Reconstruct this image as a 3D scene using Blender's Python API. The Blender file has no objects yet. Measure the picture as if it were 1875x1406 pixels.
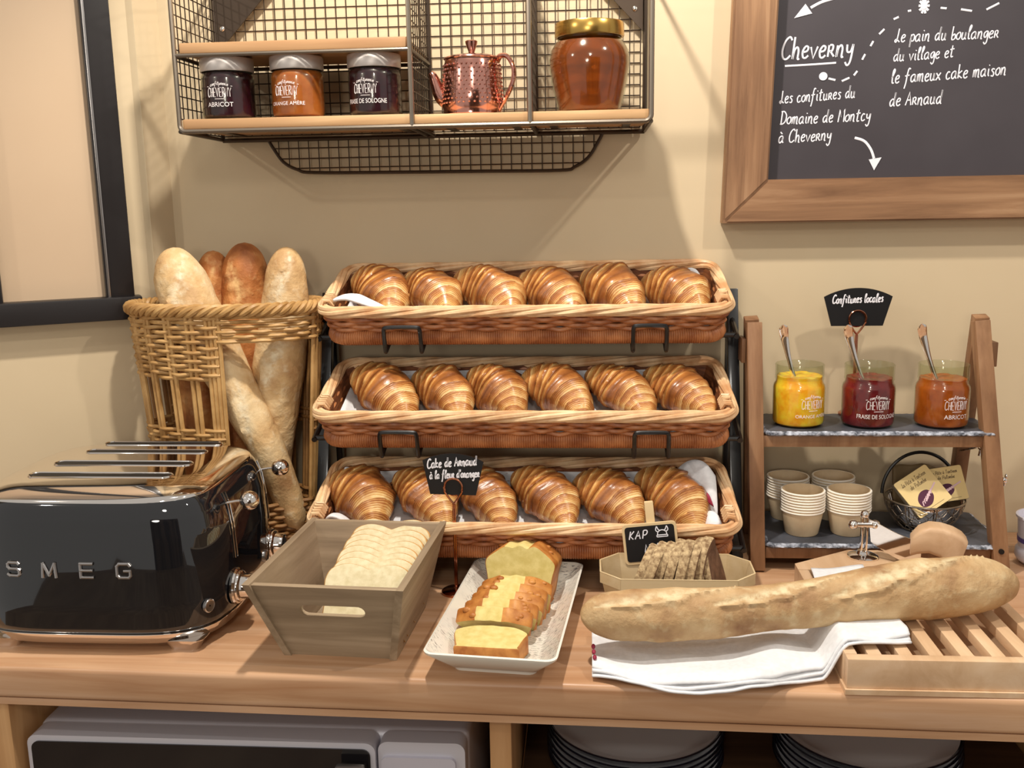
import bpy, bmesh, math, random
import numpy as np
from mathutils import Vector, Matrix, Euler, noise as mnoise

S = bpy.context.scene
COL = S.collection
PI = math.pi
rnd = random.Random(7)

# ------------------------------------------------------------------ camera
cam_d = bpy.data.cameras.new('camera')
cam_d.sensor_fit = 'HORIZONTAL'
cam_d.sensor_width = 36.0
cam_d.lens = 36.0 * 1800.0 / 1875.0
cam_d.clip_start = 0.02
cam = bpy.data.objects.new('camera', cam_d)
COL.objects.link(cam)
cam.matrix_world = (Matrix.Translation((0, 0, 0.552)) @ Matrix.Rotation(math.radians(4.6), 4, 'Z')
                    @ Matrix.Rotation(math.radians(90 - 10.9), 4, 'X') @ Matrix.Rotation(math.radians(-1.03), 4, 'Z'))
S.camera = cam

# ------------------------------------------------------------------ world, lights, exposure
wd = bpy.data.worlds.new('room_ambience')
S.world = wd
wd.use_nodes = True
wb = wd.node_tree.nodes['Background']
wb.inputs[0].default_value = (1.0, 0.95, 0.88, 1)
wb.inputs[1].default_value = 0.50


def spot(name, loc, target, watts, size, blend=0.4, rad=0.03, col=(1, 0.93, 0.83)):
    l = bpy.data.lights.new(name, 'SPOT')
    l.energy = watts
    l.spot_size = math.radians(size)
    l.spot_blend = blend
    l.shadow_soft_size = rad
    l.color = col
    o = bpy.data.objects.new(name, l)
    COL.objects.link(o)
    o.location = loc
    o.rotation_euler = (Vector(target) - Vector(loc)).to_track_quat('-Z', 'Y').to_euler()
    return o


spot('ceiling_spot_counter', (-0.22, 1.02, 1.45), (-0.08, 1.22, 0.0), 66, 120, 0.5, 0.030)
spot('ceiling_spot_left', (-1.55, 0.15, 1.35), (-0.35, 1.45, 0.3), 15, 100, 0.6, 0.025)
spot('ceiling_spot_right', (0.85, 0.75, 1.5), (0.45, 1.4, 0.2), 28, 110, 0.6, 0.025)
spot('front_fill_high', (0.1, -0.9, 1.5), (0.0, 1.2, 0.1), 22, 80, 0.8, 0.12)  # added fill from behind the camera, brightens the front faces
spot('front_fill_low', (-0.35, -1.7, 0.75), (-0.1, 1.1, -0.05), 42, 60, 0.9, 0.22)  # low fill added to brighten the counter front, microwave and plates

vs = S.view_settings
vs.view_transform = 'Standard'
vs.look = 'None'
vs.exposure = 0.0
vs.gamma = 1.0
vs.use_curve_mapping = False


# ------------------------------------------------------------------ materials
def lin(c):
    return tuple(((v / 255.0) / 12.92 if v / 255.0 <= 0.04045 else ((v / 255.0 + 0.055) / 1.055) ** 2.4) for v in c) + (1.0,)


def base_mat(name, col, rough=0.5, metal=0.0, coat=0.0, coat_rough=0.1, trans=0.0, ior=1.45, sub=0.0, alpha=1.0):
    m = bpy.data.materials.new(name)
    m.use_nodes = True
    b = m.node_tree.nodes['Principled BSDF']
    b.inputs['Base Color'].default_value = lin(col)
    b.inputs['Roughness'].default_value = rough
    b.inputs['Metallic'].default_value = metal
    b.inputs['Coat Weight'].default_value = coat
    b.inputs['Coat Roughness'].default_value = coat_rough
    b.inputs['Transmission Weight'].default_value = trans
    b.inputs['IOR'].default_value = ior
    if sub:
        b.inputs['Subsurface Weight'].default_value = sub
        b.inputs['Subsurface Scale'].default_value = 0.01
    return m


def nd(m, t, **kw):
    n = m.node_tree.nodes.new(t)
    for k, v in kw.items():
        setattr(n, k, v)
    return n


def lk(m, a, b):
    m.node_tree.links.new(a, b)


def ramp(m, fac, stops):
    r = nd(m, 'ShaderNodeValToRGB')
    while len(r.color_ramp.elements) < len(stops):
        r.color_ramp.elements.new(0.5)
    for e, (p, c) in zip(r.color_ramp.elements, stops):
        e.position = p
        e.color = lin(c)
    lk(m, fac, r.inputs[0])
    return r.outputs[0]


def noise_tex(m, scale=(1, 1, 1), freq=5.0, detail=4.0, rough=0.55, distort=0.0):
    tc = nd(m, 'ShaderNodeTexCoord')
    mp = nd(m, 'ShaderNodeMapping')
    mp.inputs['Scale'].default_value = scale
    lk(m, tc.outputs['Object'], mp.inputs['Vector'])
    n = nd(m, 'ShaderNodeTexNoise')
    n.inputs['Scale'].default_value = freq
    n.inputs['Detail'].default_value = detail
    n.inputs['Roughness'].default_value = rough
    n.inputs['Distortion'].default_value = distort
    lk(m, mp.outputs[0], n.inputs['Vector'])
    return n.outputs['Fac']


def bump(m, h, strength=0.3, dist=0.002):
    b = nd(m, 'ShaderNodeBump')
    b.inputs['Strength'].default_value = strength
    b.inputs['Distance'].default_value = dist
    lk(m, h, b.inputs['Height'])
    lk(m, b.outputs[0], m.node_tree.nodes['Principled BSDF'].inputs['Normal'])


def setcol(m, sock):
    lk(m, sock, m.node_tree.nodes['Principled BSDF'].inputs['Base Color'])


def mix(m, fac, a, b, mode='MIX'):
    n = nd(m, 'ShaderNodeMix', data_type='RGBA', blend_type=mode)
    if isinstance(fac, float):
        n.inputs[0].default_value = fac
    else:
        lk(m, fac, n.inputs[0])
    for s, v in ((n.inputs[6], a), (n.inputs[7], b)):
        if isinstance(v, tuple):
            s.default_value = lin(v)
        else:
            lk(m, v, s)
    return n.outputs[2]


def noisy(name, c1, c2, freq=20, scale=(1, 1, 1), rough=0.5, bstr=0.0, bdist=0.001, lo=0.35, hi=0.65, **kw):
    m = base_mat(name, c1, rough, **kw)
    f = noise_tex(m, scale, freq)
    setcol(m, ramp(m, f, [(lo, c1), (hi, c2)]))
    if bstr:
        bump(m, f, bstr, bdist)
    return m


def wood(name, c1, c2, c3, axis=0, freq=9.0, stretch=14.0, rough=0.5, bstr=0.15):
    m = base_mat(name, c1, rough)
    sc = [stretch] * 3
    sc[axis] = 1.0
    f = noise_tex(m, tuple(sc), freq * 0.35, 6.0, 0.6, 0.6)
    g = noise_tex(m, (1, 1, 1), 3.0, 2.0)
    c = ramp(m, f, [(0.3, c1), (0.52, c2), (0.72, c3)])
    c2_ = ramp(m, g, [(0.3, (215, 205, 200)), (0.7, (255, 255, 255))])
    setcol(m, mix(m, 1.0, c, c2_, 'MULTIPLY'))
    bump(m, f, bstr, 0.001)
    return m


def attr_fac(m, name='band'):
    a = nd(m, 'ShaderNodeAttribute')
    a.attribute_name = name
    return a.outputs['Fac']


MT = {}
MT['wall'] = noisy('wall_paint', (202, 182, 149), (207, 188, 156), 3.0, rough=0.75)
MT['counter'] = wood('worktop_wood', (190, 142, 102), (212, 170, 132), (224, 188, 156), 0, 6.0, 20.0, 0.36, 0.04)
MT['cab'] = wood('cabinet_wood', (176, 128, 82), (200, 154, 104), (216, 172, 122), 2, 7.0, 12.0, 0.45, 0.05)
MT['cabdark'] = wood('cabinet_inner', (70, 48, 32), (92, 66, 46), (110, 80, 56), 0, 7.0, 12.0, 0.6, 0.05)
MT['floor'] = wood('floor_wood', (140, 116, 92), (166, 140, 112), (184, 160, 132), 1, 5.0, 10.0, 0.5, 0.05)
MT['rear'] = noisy('rear_wall_paint', (58, 48, 46), (124, 106, 92), 1.4, (1.6, 1, 0.25), rough=0.8, lo=0.45, hi=0.55)
MT['black_frame'] = base_mat('black_frame_paint', (26, 21, 21), 0.45, coat=0.08)
MT['pane'] = noisy('window_pane', (194, 168, 140), (200, 175, 147), 2.0, rough=0.25, coat=0.4)
MT['chrome'] = base_mat('chrome', (235, 228, 222), 0.06, 1.0)
MT['steel'] = base_mat('brushed_steel', (190, 186, 184), 0.28, 1.0)
MT['lid'] = base_mat('lid_aluminium', (212, 204, 198), 0.42, 0.65)
MT['gold'] = base_mat('gold_lid', (205, 165, 88), 0.25, 1.0)
MT['copper'] = base_mat('copper', (222, 160, 144), 0.14, 1.0)
MT['rosegold'] = base_mat('copper_wire', (190, 128, 100), 0.14, 1.0)
MT['wire'] = base_mat('shelf_wire', (78, 66, 56), 0.38, 0.8)
MT['tube'] = base_mat('shelf_tube', (150, 138, 124), 0.3, 0.9)
MT['blackmetal'] = base_mat('black_metal', (20, 19, 20), 0.38, 0.0, coat=0.4)
MT['blackgloss'] = base_mat('toaster_enamel', (22, 22, 25), 0.05, 0.0, coat=1.0, coat_rough=0.02)
MT['dark'] = base_mat('dark_slot', (14, 12, 12), 0.5)
MT['shelfwood'] = wood('shelf_board_wood', (176, 134, 92), (204, 164, 118), (222, 188, 146), 0, 6.0, 12.0, 0.5)
MT['barn'] = wood('barn_wood', (124, 90, 62), (160, 122, 88), (188, 152, 116), 0, 8.0, 16.0, 0.6, 0.5)
MT['barnv'] = wood('barn_wood_upright', (124, 90, 62), (160, 122, 88), (188, 152, 116), 2, 8.0, 16.0, 0.6, 0.5)
MT['slateboard'] = noisy('chalkboard_surface', (62, 57, 61), (74, 69, 73), 3.0, rough=0.42)
MT['chalk'] = base_mat('chalk_white', (232, 230, 236), 0.8)
MT['card'] = base_mat('black_card', (17, 16, 18), 0.45)
MT['print'] = base_mat('white_print', (238, 228, 226), 0.6)
MT['crate'] = wood('crate_wood', (140, 122, 98), (168, 149, 122), (192, 173, 146), 0, 8.0, 14.0, 0.6, 0.25)
MT['crate_y'] = wood('crate_side_wood', (140, 122, 98), (168, 149, 122), (192, 173, 146), 1, 8.0, 14.0, 0.6, 0.25)
MT['stand'] = wood('stand_wood', (122, 86, 58), (156, 116, 82), (178, 140, 104), 2, 8.0, 12.0, 0.5)
MT['beech'] = wood('beech_wood', (208, 170, 130), (226, 192, 154), (236, 206, 172), 1, 7.0, 10.0, 0.45, 0.05)
MT['punnet'] = wood('poplar_veneer', (214, 190, 142), (228, 208, 164), (236, 220, 180), 0, 7.0, 12.0, 0.6, 0.05)
MT['peg'] = base_mat('peg_wood', (222, 194, 148), 0.6)
MT['slate'] = noisy('slate_stone', (50, 52, 58), (84, 86, 94), 14.0, rough=0.5, bstr=0.25)
MT['slate_edge'] = noisy('slate_chipped_edge', (58, 62, 72), (190, 194, 206), 110.0, rough=0.55, bstr=0.6, bdist=0.003)
MT['cloth'] = noisy('white_cotton', (222, 222, 224), (232, 232, 234), 160.0, rough=0.85, bstr=0.05)
MT['paper'] = base_mat('white_paper', (236, 236, 236), 0.7)
MT['redprint'] = base_mat('red_print', (150, 40, 66), 0.6)
MT['kraft'] = noisy('kraft_cup', (216, 192, 156), (226, 204, 168), 40.0, rough=0.7)
MT['kraftrim'] = base_mat('cup_rim', (248, 240, 226), 0.55)
MT['plate'] = base_mat('white_china', (236, 236, 238), 0.12, coat=0.5)
MT['platerim'] = base_mat('black_rim', (16, 18, 30), 0.15, coat=0.5)
MT['silver'] = base_mat('microwave_silver', (206, 204, 212), 0.42, 0.2)
MT['silverface'] = base_mat('microwave_panel', (206, 204, 216), 0.4, 0.2)
MT['mwglass'] = base_mat('microwave_window', (26, 24, 26), 0.08, coat=0.6)
MT['handle'] = base_mat('microwave_handle', (150, 142, 134), 0.3, 0.9)
MT['wicker'] = noisy('wicker_brown', (146, 84, 48), (198, 132, 84), 30.0, rough=0.42)
MT['wickerrim'] = noisy('wicker_rim', (200, 150, 104), (236, 202, 158), 24.0, rough=0.42)  # paler than the weave: light from above put into the rim colour
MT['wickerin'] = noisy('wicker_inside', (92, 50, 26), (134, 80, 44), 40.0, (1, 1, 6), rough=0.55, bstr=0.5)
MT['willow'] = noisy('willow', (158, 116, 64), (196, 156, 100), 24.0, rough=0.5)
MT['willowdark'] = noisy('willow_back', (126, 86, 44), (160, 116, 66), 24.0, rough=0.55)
MT['crumb'] = noisy('bread_crumb', (208, 194, 154), (224, 212, 176), 120.0, rough=0.85, bstr=0.4)
MT['crumbcrust'] = noisy('sandwich_crust', (186, 134, 74), (206, 160, 98), 30.0, rough=0.7)
MT['cake'] = noisy('cake_crumb', (206, 186, 112), (222, 204, 136), 90.0, rough=0.85, bstr=0.4)
MT['cakecrust'] = noisy('cake_crust', (160, 92, 36), (204, 140, 70), 50.0, rough=0.5, bstr=0.4)
MT['rye'] = noisy('rye_crumb', (96, 66, 48), (132, 96, 72), 90.0, rough=0.9, bstr=0.6)
MT['ryecrust'] = noisy('rye_seeded_crust', (124, 96, 66), (206, 180, 138), 170.0, rough=0.85, bstr=0.8)
MT['dish'] = base_mat('glazed_dish', (234, 230, 218), 0.15, coat=0.4)
MT['whiteplastic'] = base_mat('white_plastic', (226, 222, 232), 0.3)
MT['purple'] = base_mat('purple_stripe', (96, 84, 150), 0.4)
MT['greencard'] = noisy('box_card', (226, 198, 136), (234, 208, 148), 8.0, rough=0.6)
MT['boxside'] = base_mat('box_side_card', (120, 110, 92), 0.7)
MT['ink'] = base_mat('brown_ink', (90, 66, 46), 0.7)
MT['plum'] = base_mat('plum_print', (84, 38, 62), 0.7)
MT['pinkprint'] = base_mat('pale_pink_print', (224, 190, 196), 0.7)
MT['brownpaper'] = noisy('brown_paper', (112, 92, 62), (140, 116, 80), 10.0, rough=0.7)


def glass_thin(name, tint=(246, 248, 240)):
    m = bpy.data.materials.new(name)
    m.use_nodes = True
    nt = m.node_tree
    nt.nodes.remove(nt.nodes['Principled BSDF'])
    t = nd(m, 'ShaderNodeBsdfTransparent')
    t.inputs[0].default_value = lin(tint)
    g = nd(m, 'ShaderNodeBsdfGlossy')
    g.inputs['Roughness'].default_value = 0.03
    lw = nd(m, 'ShaderNodeLayerWeight')
    lw.inputs[0].default_value = 0.5
    pw = nd(m, 'ShaderNodeMath', operation='POWER')
    pw.inputs[1].default_value = 5.0
    lk(m, lw.outputs['Facing'], pw.inputs[0])
    fr = nd(m, 'ShaderNodeMath', operation='MULTIPLY_ADD')
    fr.inputs[1].default_value = 0.55
    fr.inputs[2].default_value = 0.04
    lk(m, pw.outputs[0], fr.inputs[0])
    mx = nd(m, 'ShaderNodeMixShader')
    lk(m, fr.outputs[0], mx.inputs[0])
    lk(m, t.outputs[0], mx.inputs[1])
    lk(m, g.outputs[0], mx.inputs[2])
    lk(m, mx.outputs[0], nt.nodes['Material Output'].inputs[0])
    return m


MT['glass'] = glass_thin('clear_glass')


def jam_mat(name, c1, c2, rough=0.25):
    return noisy(name, c1, c2, 45.0, rough=rough, sub=0.5, coat=0.4)


MT['jam_orange'] = jam_mat('orange_marmalade', (240, 160, 24), (255, 214, 62))
MT['jam_red'] = jam_mat('strawberry_jam', (88, 14, 24), (130, 30, 34))
MT['jam_apricot'] = jam_mat('apricot_jam', (146, 68, 16), (178, 92, 26))
MT['jam_dark'] = jam_mat('dark_jam', (36, 10, 22), (52, 16, 30))
MT['jam_amber'] = jam_mat('amber_jam', (152, 82, 32), (174, 100, 44))
m = base_mat('honey', (166, 84, 30), 0.16, trans=0.75, ior=1.42, coat=0.5)
MT['honey'] = m

# croissant crust: pale laminated steps, dark baked crests
m = base_mat('croissant_crust', (180, 110, 50), 0.36, coat=0.35, coat_rough=0.25)
f = attr_fac(m)
n1 = noise_tex(m, (1, 1, 1), 26.0, 3.0)
c_l = ramp(m, f, [(0.0, (250, 232, 182)), (0.28, (232, 192, 122)), (0.62, (186, 120, 58)), (1.0, (118, 64, 28))])
c_d = ramp(m, f, [(0.0, (228, 180, 108)), (0.4, (174, 106, 50)), (1.0, (94, 48, 22))])
fm = ramp(m, n1, [(0.40, (0, 0, 0)), (0.60, (255, 255, 255))])
setcol(m, mix(m, fm, c_l, c_d))
bump(m, noise_tex(m, (1, 1, 1), 150.0, 4.0), 0.35, 0.002)
MT['croissant'] = m


def crust(name, pale, midc, dark, flour, bs=0.5):
    m = base_mat(name, midc, 0.62)
    a = noise_tex(m, (1, 1, 1), 16.0, 5.0)
    c = ramp(m, a, [(0.3, dark), (0.48, midc), (0.66, pale)])
    b2 = noise_tex(m, (1, 1, 1), 60.0, 5.0)
    fl = ramp(m, b2, [(0.54, (0, 0, 0)), (0.74, (170, 170, 170))])
    c = mix(m, fl, c, flour)
    rag = nd(m, 'ShaderNodeMath', operation='MULTIPLY')
    lk(m, attr_fac(m), rag.inputs[0])
    lk(m, ramp(m, noise_tex(m, (1, 1, 1), 90.0, 4.0), [(0.36, (70, 70, 70)), (0.6, (255, 255, 255))]), rag.inputs[1])
    c = mix(m, rag.outputs[0], c, flour)
    setcol(m, c)
    bump(m, b2, bs + 0.3, 0.004)
    return m


MT['crust_pale'] = crust('floury_baguette_crust', (222, 196, 152), (204, 168, 118), (166, 124, 80), (234, 222, 192))
MT['crust_brown'] = crust('browned_baguette_crust', (206, 146, 84), (172, 106, 54), (128, 70, 32), (228, 190, 130))
MT['crust_loaf'] = crust('loaf_crust', (206, 176, 132), (184, 148, 104), (140, 100, 66), (226, 212, 172))

# printed script inside the dish
m = base_mat('glazed_dish_print', (234, 230, 218), 0.15, coat=0.4)
ff = noise_tex(m, (1, 1, 1), 1.0)
fa = noise_tex(m, (30, 140, 30), 5.0, 2.0)
fb = noise_tex(m, (1, 1, 1), 14.0, 2.0)
ca = ramp(m, fa, [(0.56, (0, 0, 0)), (0.60, (255, 255, 255))])
cb = ramp(m, fb, [(0.42, (0, 0, 0)), (0.52, (255, 255, 255))])
setcol(m, mix(m, mix(m, 1.0, ca, cb, 'MULTIPLY'), (234, 230, 218), (150, 148, 144)))
MT['dishprint'] = m


# ------------------------------------------------------------------ mesh builder
class MB:
    def __init__(s):
        s.v, s.f, s.m, s.a = [], [], [], []

    def add(s, verts, faces, mat=0, attr=None):
        o = len(s.v)
        s.v.extend([tuple(map(float, p)) for p in verts])
        s.f.extend([tuple(i + o for i in f) for f in faces])
        if isinstance(mat, list):
            s.m.extend(mat)
        else:
            s.m.extend([mat] * len(faces))
        s.a.extend(attr if attr is not None else [0.0] * len(verts))
        return s

    def bm(s, b, M=None, mat=0):
        b.verts.index_update()
        vs_ = [(M @ v.co if M else v.co.copy()) for v in b.verts]
        return s.add(vs_, [[v.index for v in f.verts] for f in b.faces], mat)

    def box(s, c, size, bev=0.0, rot=None, mat=0, seg=2):
        b = bmesh.new()
        bmesh.ops.create_cube(b, size=1.0)
        bmesh.ops.scale(b, vec=size, verts=b.verts)
        if bev:
            bmesh.ops.bevel(b, geom=b.edges[:], offset=bev, segments=seg, profile=0.6, affect='EDGES')
        M = Matrix.Translation(c)
        if rot is not None:
            M = M @ (rot if isinstance(rot, Matrix) else Euler(rot).to_matrix().to_4x4())
        s.bm(b, M, mat)
        b.free()
        return s

    def rings(s, rings, closed_ring=True, cap0=True, cap1=True, loop=False, mat=0, attr=None):
        n = len(rings[0])
        vv = [p for r in rings for p in r]
        ff = []
        R = len(rings)
        for i in range(R if loop else R - 1):
            j = (i + 1) % R
            for k in range(n if closed_ring else n - 1):
                k2 = (k + 1) % n
                ff.append((i * n + k, i * n + k2, j * n + k2, j * n + k))
        if closed_ring and not loop:
            if cap0:
                ff.append(tuple(range(n - 1, -1, -1)))
            if cap1:
                ff.append(tuple((R - 1) * n + k for k in range(n)))
        return s.add(vv, ff, mat, attr)

    def tube(s, pts, r, n=8, closed=False, mat=0, flat=1.0, nrm=None, cap=True):
        P = np.array(pts, float)
        N = len(P)
        if np.isscalar(r):
            r = [r] * N
        if closed:
            T = np.roll(P, -1, 0) - np.roll(P, 1, 0)
        else:
            T = np.gradient(P, axis=0)
        T /= (np.linalg.norm(T, axis=1)[:, None] + 1e-12)
        if nrm is not None:
            U0 = np.array(nrm, float)
        else:
            U0 = np.array([0, 0, 1.0]) if abs(T[0][2]) < 0.9 else np.array([1.0, 0, 0])
        U = U0 - T[0] * U0.dot(T[0])
        U /= np.linalg.norm(U) + 1e-12
        rings = []
        for i in range(N):
            if nrm is not None:
                U = np.array(nrm, float)
            U = U - T[i] * U.dot(T[i])
            U /= np.linalg.norm(U) + 1e-12
            V = np.cross(T[i], U)
            rings.append([P[i] + r[i] * (math.cos(a) * V + flat * math.sin(a) * U) for a in np.linspace(0, 2 * PI, n, endpoint=False)])
        return s.rings(rings, True, cap, cap, closed, mat)

    def lathe(s, prof, n=32, c=(0, 0, 0), mat=0, cap0=False, cap1=False):
        rings = []
        for r, z in prof:
            rings.append([(c[0] + r * math.cos(a), c[1] + r * math.sin(a), c[2] + z) for a in np.linspace(0, 2 * PI, n, endpoint=False)])
        return s.rings(rings, True, cap0, cap1, False, mat)

    def cyl(s, p0, p1, r, n=16, mat=0):
        return s.tube([p0, p1], r, n, mat=mat)

    def sphere(s, c, r, n=14, mat=0, sc=(1, 1, 1)):
        pr = []
        for i in range(1, n):
            t = PI * i / n
            pr.append((math.sin(t), -math.cos(t)))
        rings = []
        for q, z in pr:
            rings.append([(c[0] + r * sc[0] * q * math.cos(a), c[1] + r * sc[1] * q * math.sin(a), c[2] + r * sc[2] * z) for a in np.linspace(0, 2 * PI, n * 2, endpoint=False)])
        return s.rings(rings, mat=mat)

    def prism(s, outline, d0, d1, axis=1, mat=0, side=None):
        """outline in the two other axes; extruded d0..d1 along axis"""
        def P(u, v, d):
            return (u, d, v) if axis == 1 else ((d, u, v) if axis == 0 else (u, v, d))
        n = len(outline)
        vv = [P(u, v, d0) for u, v in outline] + [P(u, v, d1) for u, v in outline]
        ff = [tuple(range(n)), tuple(range(2 * n - 1, n - 1, -1))]
        ff += [(i, n + i, n + (i + 1) % n, (i + 1) % n) for i in range(n)]
        sm = mat if side is None else side
        return s.add(vv, ff, [mat, mat] + [sm] * n)

    def grid(s, fn, nu, nv, mat=0):
        vv = [fn(i / (nu - 1), j / (nv - 1)) for j in range(nv) for i in range(nu)]
        ff = [(j * nu + i, j * nu + i + 1, (j + 1) * nu + i + 1, (j + 1) * nu + i) for j in range(nv - 1) for i in range(nu - 1)]
        return s.add(vv, ff, mat)

    def xform(s, M):
        s.v = [tuple(M @ Vector(p)) for p in s.v]
        return s

    def mesh(s, name, mats, smooth=38, fix=True):
        me = bpy.data.meshes.new(name)
        me.from_pydata(s.v, [], s.f)
        for mm in (mats if isinstance(mats, (list, tuple)) else [mats]):
            me.materials.append(MT[mm] if isinstance(mm, str) else mm)
        me.polygons.foreach_set('material_index', s.m)
        if any(s.a):
            at = me.attributes.new('band', 'FLOAT', 'POINT')
            at.data.foreach_set('value', s.a)
        if fix:
            b = bmesh.new()
            b.from_mesh(me)
            bmesh.ops.recalc_face_normals(b, faces=b.faces)
            b.to_mesh(me)
            b.free()
        if smooth:
            me.polygons.foreach_set('use_smooth', [True] * len(me.polygons))
            me.set_sharp_from_angle(angle=math.radians(smooth))
        return me

    def build(s, name, mats, parent=None, loc=(0, 0, 0), rot=(0, 0, 0), smooth=38, label=None, fix=True):
        o = bpy.data.objects.new(name, s.mesh(name, mats, smooth, fix))
        COL.objects.link(o)
        o.location = loc
        o.rotation_euler = rot
        if parent:
            o.parent = parent
        if label:
            o['label'] = label
        return o


def tag(o, label, cat, group=None, kind=None):
    o['label'] = label
    o['category'] = cat
    if group:
        o['group'] = group
    if kind:
        o['kind'] = kind
    return o


def thing(name, label, cat, loc=(0, 0, 0), rot=(0, 0, 0), group=None):
    o = bpy.data.objects.new(name, None)
    o.empty_display_size = 0.02
    COL.objects.link(o)
    o.location = loc
    o.rotation_euler = rot
    return tag(o, label, cat, group)


def struct(mb, name, mats, **kw):
    o = mb.build(name, mats, **kw)
    o['kind'] = 'structure'
    return o


def dup(root, loc, rot, label, group=None):
    r = root.copy()
    COL.objects.link(r)
    r.location = loc
    r.rotation_euler = rot
    r['label'] = label
    if group:
        r['group'] = group
    for ch in list(root.children):
        c = ch.copy()
        COL.objects.link(c)
        c.parent = r
        for g in list(ch.children):
            d = g.copy()
            COL.objects.link(d)
            d.parent = c
    return r


def smooth_pts(pts, per=6, closed=False):
    P = [np.array(p, float) for p in pts]
    n = len(P)
    if n < 3 and not closed:
        return [P[0] + (P[-1] - P[0]) * t for t in np.linspace(0, 1, per + 1)]
    out = []
    for i in range(n if closed else n - 1):
        p0 = P[(i - 1) % n] if (closed or i > 0) else P[0]
        p1, p2 = P[i], P[(i + 1) % n]
        p3 = P[(i + 2) % n] if (closed or i + 2 < n) else P[-1]
        for k in range(per):
            t = k / per
            out.append(0.5 * (2 * p1 + (p2 - p0) * t + (2 * p0 - 5 * p1 + 4 * p2 - p3) * t * t + (3 * p1 - p0 - 3 * p2 + p3) * t ** 3))
    if not closed:
        out.append(P[-1])
    return out


def arc(cx, cy, r, a0, a1, n):
    return [(cx + r * math.cos(math.radians(a)), cy + r * math.sin(math.radians(a))) for a in np.linspace(a0, a1, n)]


def rounded(w, h, r, n=6, cx=0, cy=0):
    x, y = w / 2 - r, h / 2 - r
    return (arc(cx + x, cy + y, r, 0, 90, n) + arc(cx - x, cy + y, r, 90, 180, n)
            + arc(cx - x, cy - y, r, 180, 270, n) + arc(cx + x, cy - y, r, 270, 360, n))


def resample(pts, n):
    P = np.array(list(pts) + [pts[0]], float)
    d = np.r_[0, np.cumsum(np.linalg.norm(np.diff(P, axis=0), axis=1))]
    t = np.linspace(0, d[-1], n, endpoint=False)
    return np.stack([np.interp(t, d, P[:, k]) for k in range(P.shape[1])], 1)


# ------------------------------------------------------------------ handwriting
GL = {
    'a': "8,9 5,10 1,7 1,2 4,0 8,5 8,9 8,2 10,0", 'b': "1,19 1,3 3,0 7,2 7,6 5,8 1,5",
    'c': "7,9 4,10 1,6 2,1 5,0 8,2", 'd': "8,8 5,10 1,6 2,1 5,1 8,7 9,19 8,3 10,0",
    'e': "1,5 6,6 7,9 4,10 1,6 2,1 5,0 8,2", 'f': "9,18 6,19 4,12 3,0 1,-8|0,9 8,10",
    'g': "8,9 5,10 1,7 2,2 5,2 8,9 8,-4 5,-8 2,-5", 'h': "1,19 1,0 2,7 5,10 7,7 7,0 9,0",
    'i': "2,10 2,2 4,0|2,14 3,15", 'k': "1,19 1,0|7,10 1,5 8,0", 'l': "1,7 5,16 4,19 2,15 2,2 4,0 5,1",
    'm': "1,10 1,0 2,8 4,10 5,8 5,0 6,8 9,10 10,7 10,0 12,0", 'n': "1,10 1,0 2,7 5,10 7,7 7,0 9,0",
    'o': "5,10 1,7 1,2 5,0 8,4 7,9 4,10", 'p': "1,10 1,-8 1,6 4,10 7,7 6,1 1,1",
    'r': "!1,0 1,10|2,10 5,10 6,8 5,5 2,5|!3,5 8,0", 's': "7,9 4,10 2,8 6,4 5,0 1,1",
    't': "4,17 3,2 5,0 7,1|0,11 8,12", 'u': "1,10 1,2 4,0 7,4 7,10 7,2 9,0", 'v': "!0,10 4,0 8,10",
    'x': "!0,10 8,0|!8,10 0,0", 'y': "1,10 2,4 6,4 8,10 7,-4 4,-8 1,-5", "'": "!2,19 1,14", '.': "2,0 3,1",
    'C': "11,16 8,19 3,15 1,7 3,1 7,0 11,3", 'L': "5,19 4,4 2,0 0,2 3,4 9,0",
    'D': "!2,18 2,0|0,18 6,18 11,12 10,4 5,0 0,0", 'M': "!1,0 2,18 6,6 11,19 12,0",
    'A': "!0,0 5,18 10,0|!2,7 9,7", 'K': "!2,18 1,0|!9,18 2,8 9,0", 'N': "!1,0 1,18 9,0 10,18",
    'O': "5,18 1,14 1,4 5,0 9,4 9,14 5,18", 'P': "!1,0 1,18|1,18 7,18 9,13 6,8 1,8",
    'R': "!1,0 1,18|1,18 7,18 9,13 6,9 1,9|!4,9 9,0", 'E': "!9,18 1,18 1,0 9,0|!1,9 8,9",
    'H': "!1,18 1,0|!9,18 9,0|!1,9 9,9", 'V': "!0,18 5,0 10,18", 'Y': "!0,18 5,9 10,18|!5,9 5,0",
    'T': "!0,18 12,18|!6,18 5,0", 'é': None, 'à': None, 'â': None,
}


def write(text, size, slant=0.18, jitter=0.0, gap=2.0, wscale=1.0):
    """handwritten strokes as 2-D polylines; size = x-height"""
    k = size / 10.0
    out, x = [], 0.0
    rr = random.Random(text)
    for ch in text:
        if ch == ' ':
            x += 8
            continue
        acc = None
        if ch == 'à':
            ch, acc = 'a', "!2,16 6,13"
        elif ch == 'â':
            ch, acc = 'a', "!2,13 5,16 8,13"
        elif ch == 'é':
            ch, acc = 'e', "!3,13 6,16"
        g = GL[ch]
        if acc:
            g = g + '|' + acc
        w = 0
        dy = rr.uniform(-jitter, jitter) * 10
        for st in g.split('|'):
            straight = st.startswith('!')
            p = [tuple(map(float, q.split(','))) for q in st.lstrip('!').split()]
            w = max(w, max(q[0] for q in p))
            p = [((x + a) * wscale + (b + dy) * slant, b + dy) for a, b in p]
            p = [tuple(q) for q in (p if straight else smooth_pts(p, 5))]
            out.append([(a * k, b * k) for a, b in p])
        x += w + gap
    return out, x * k * wscale


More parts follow.
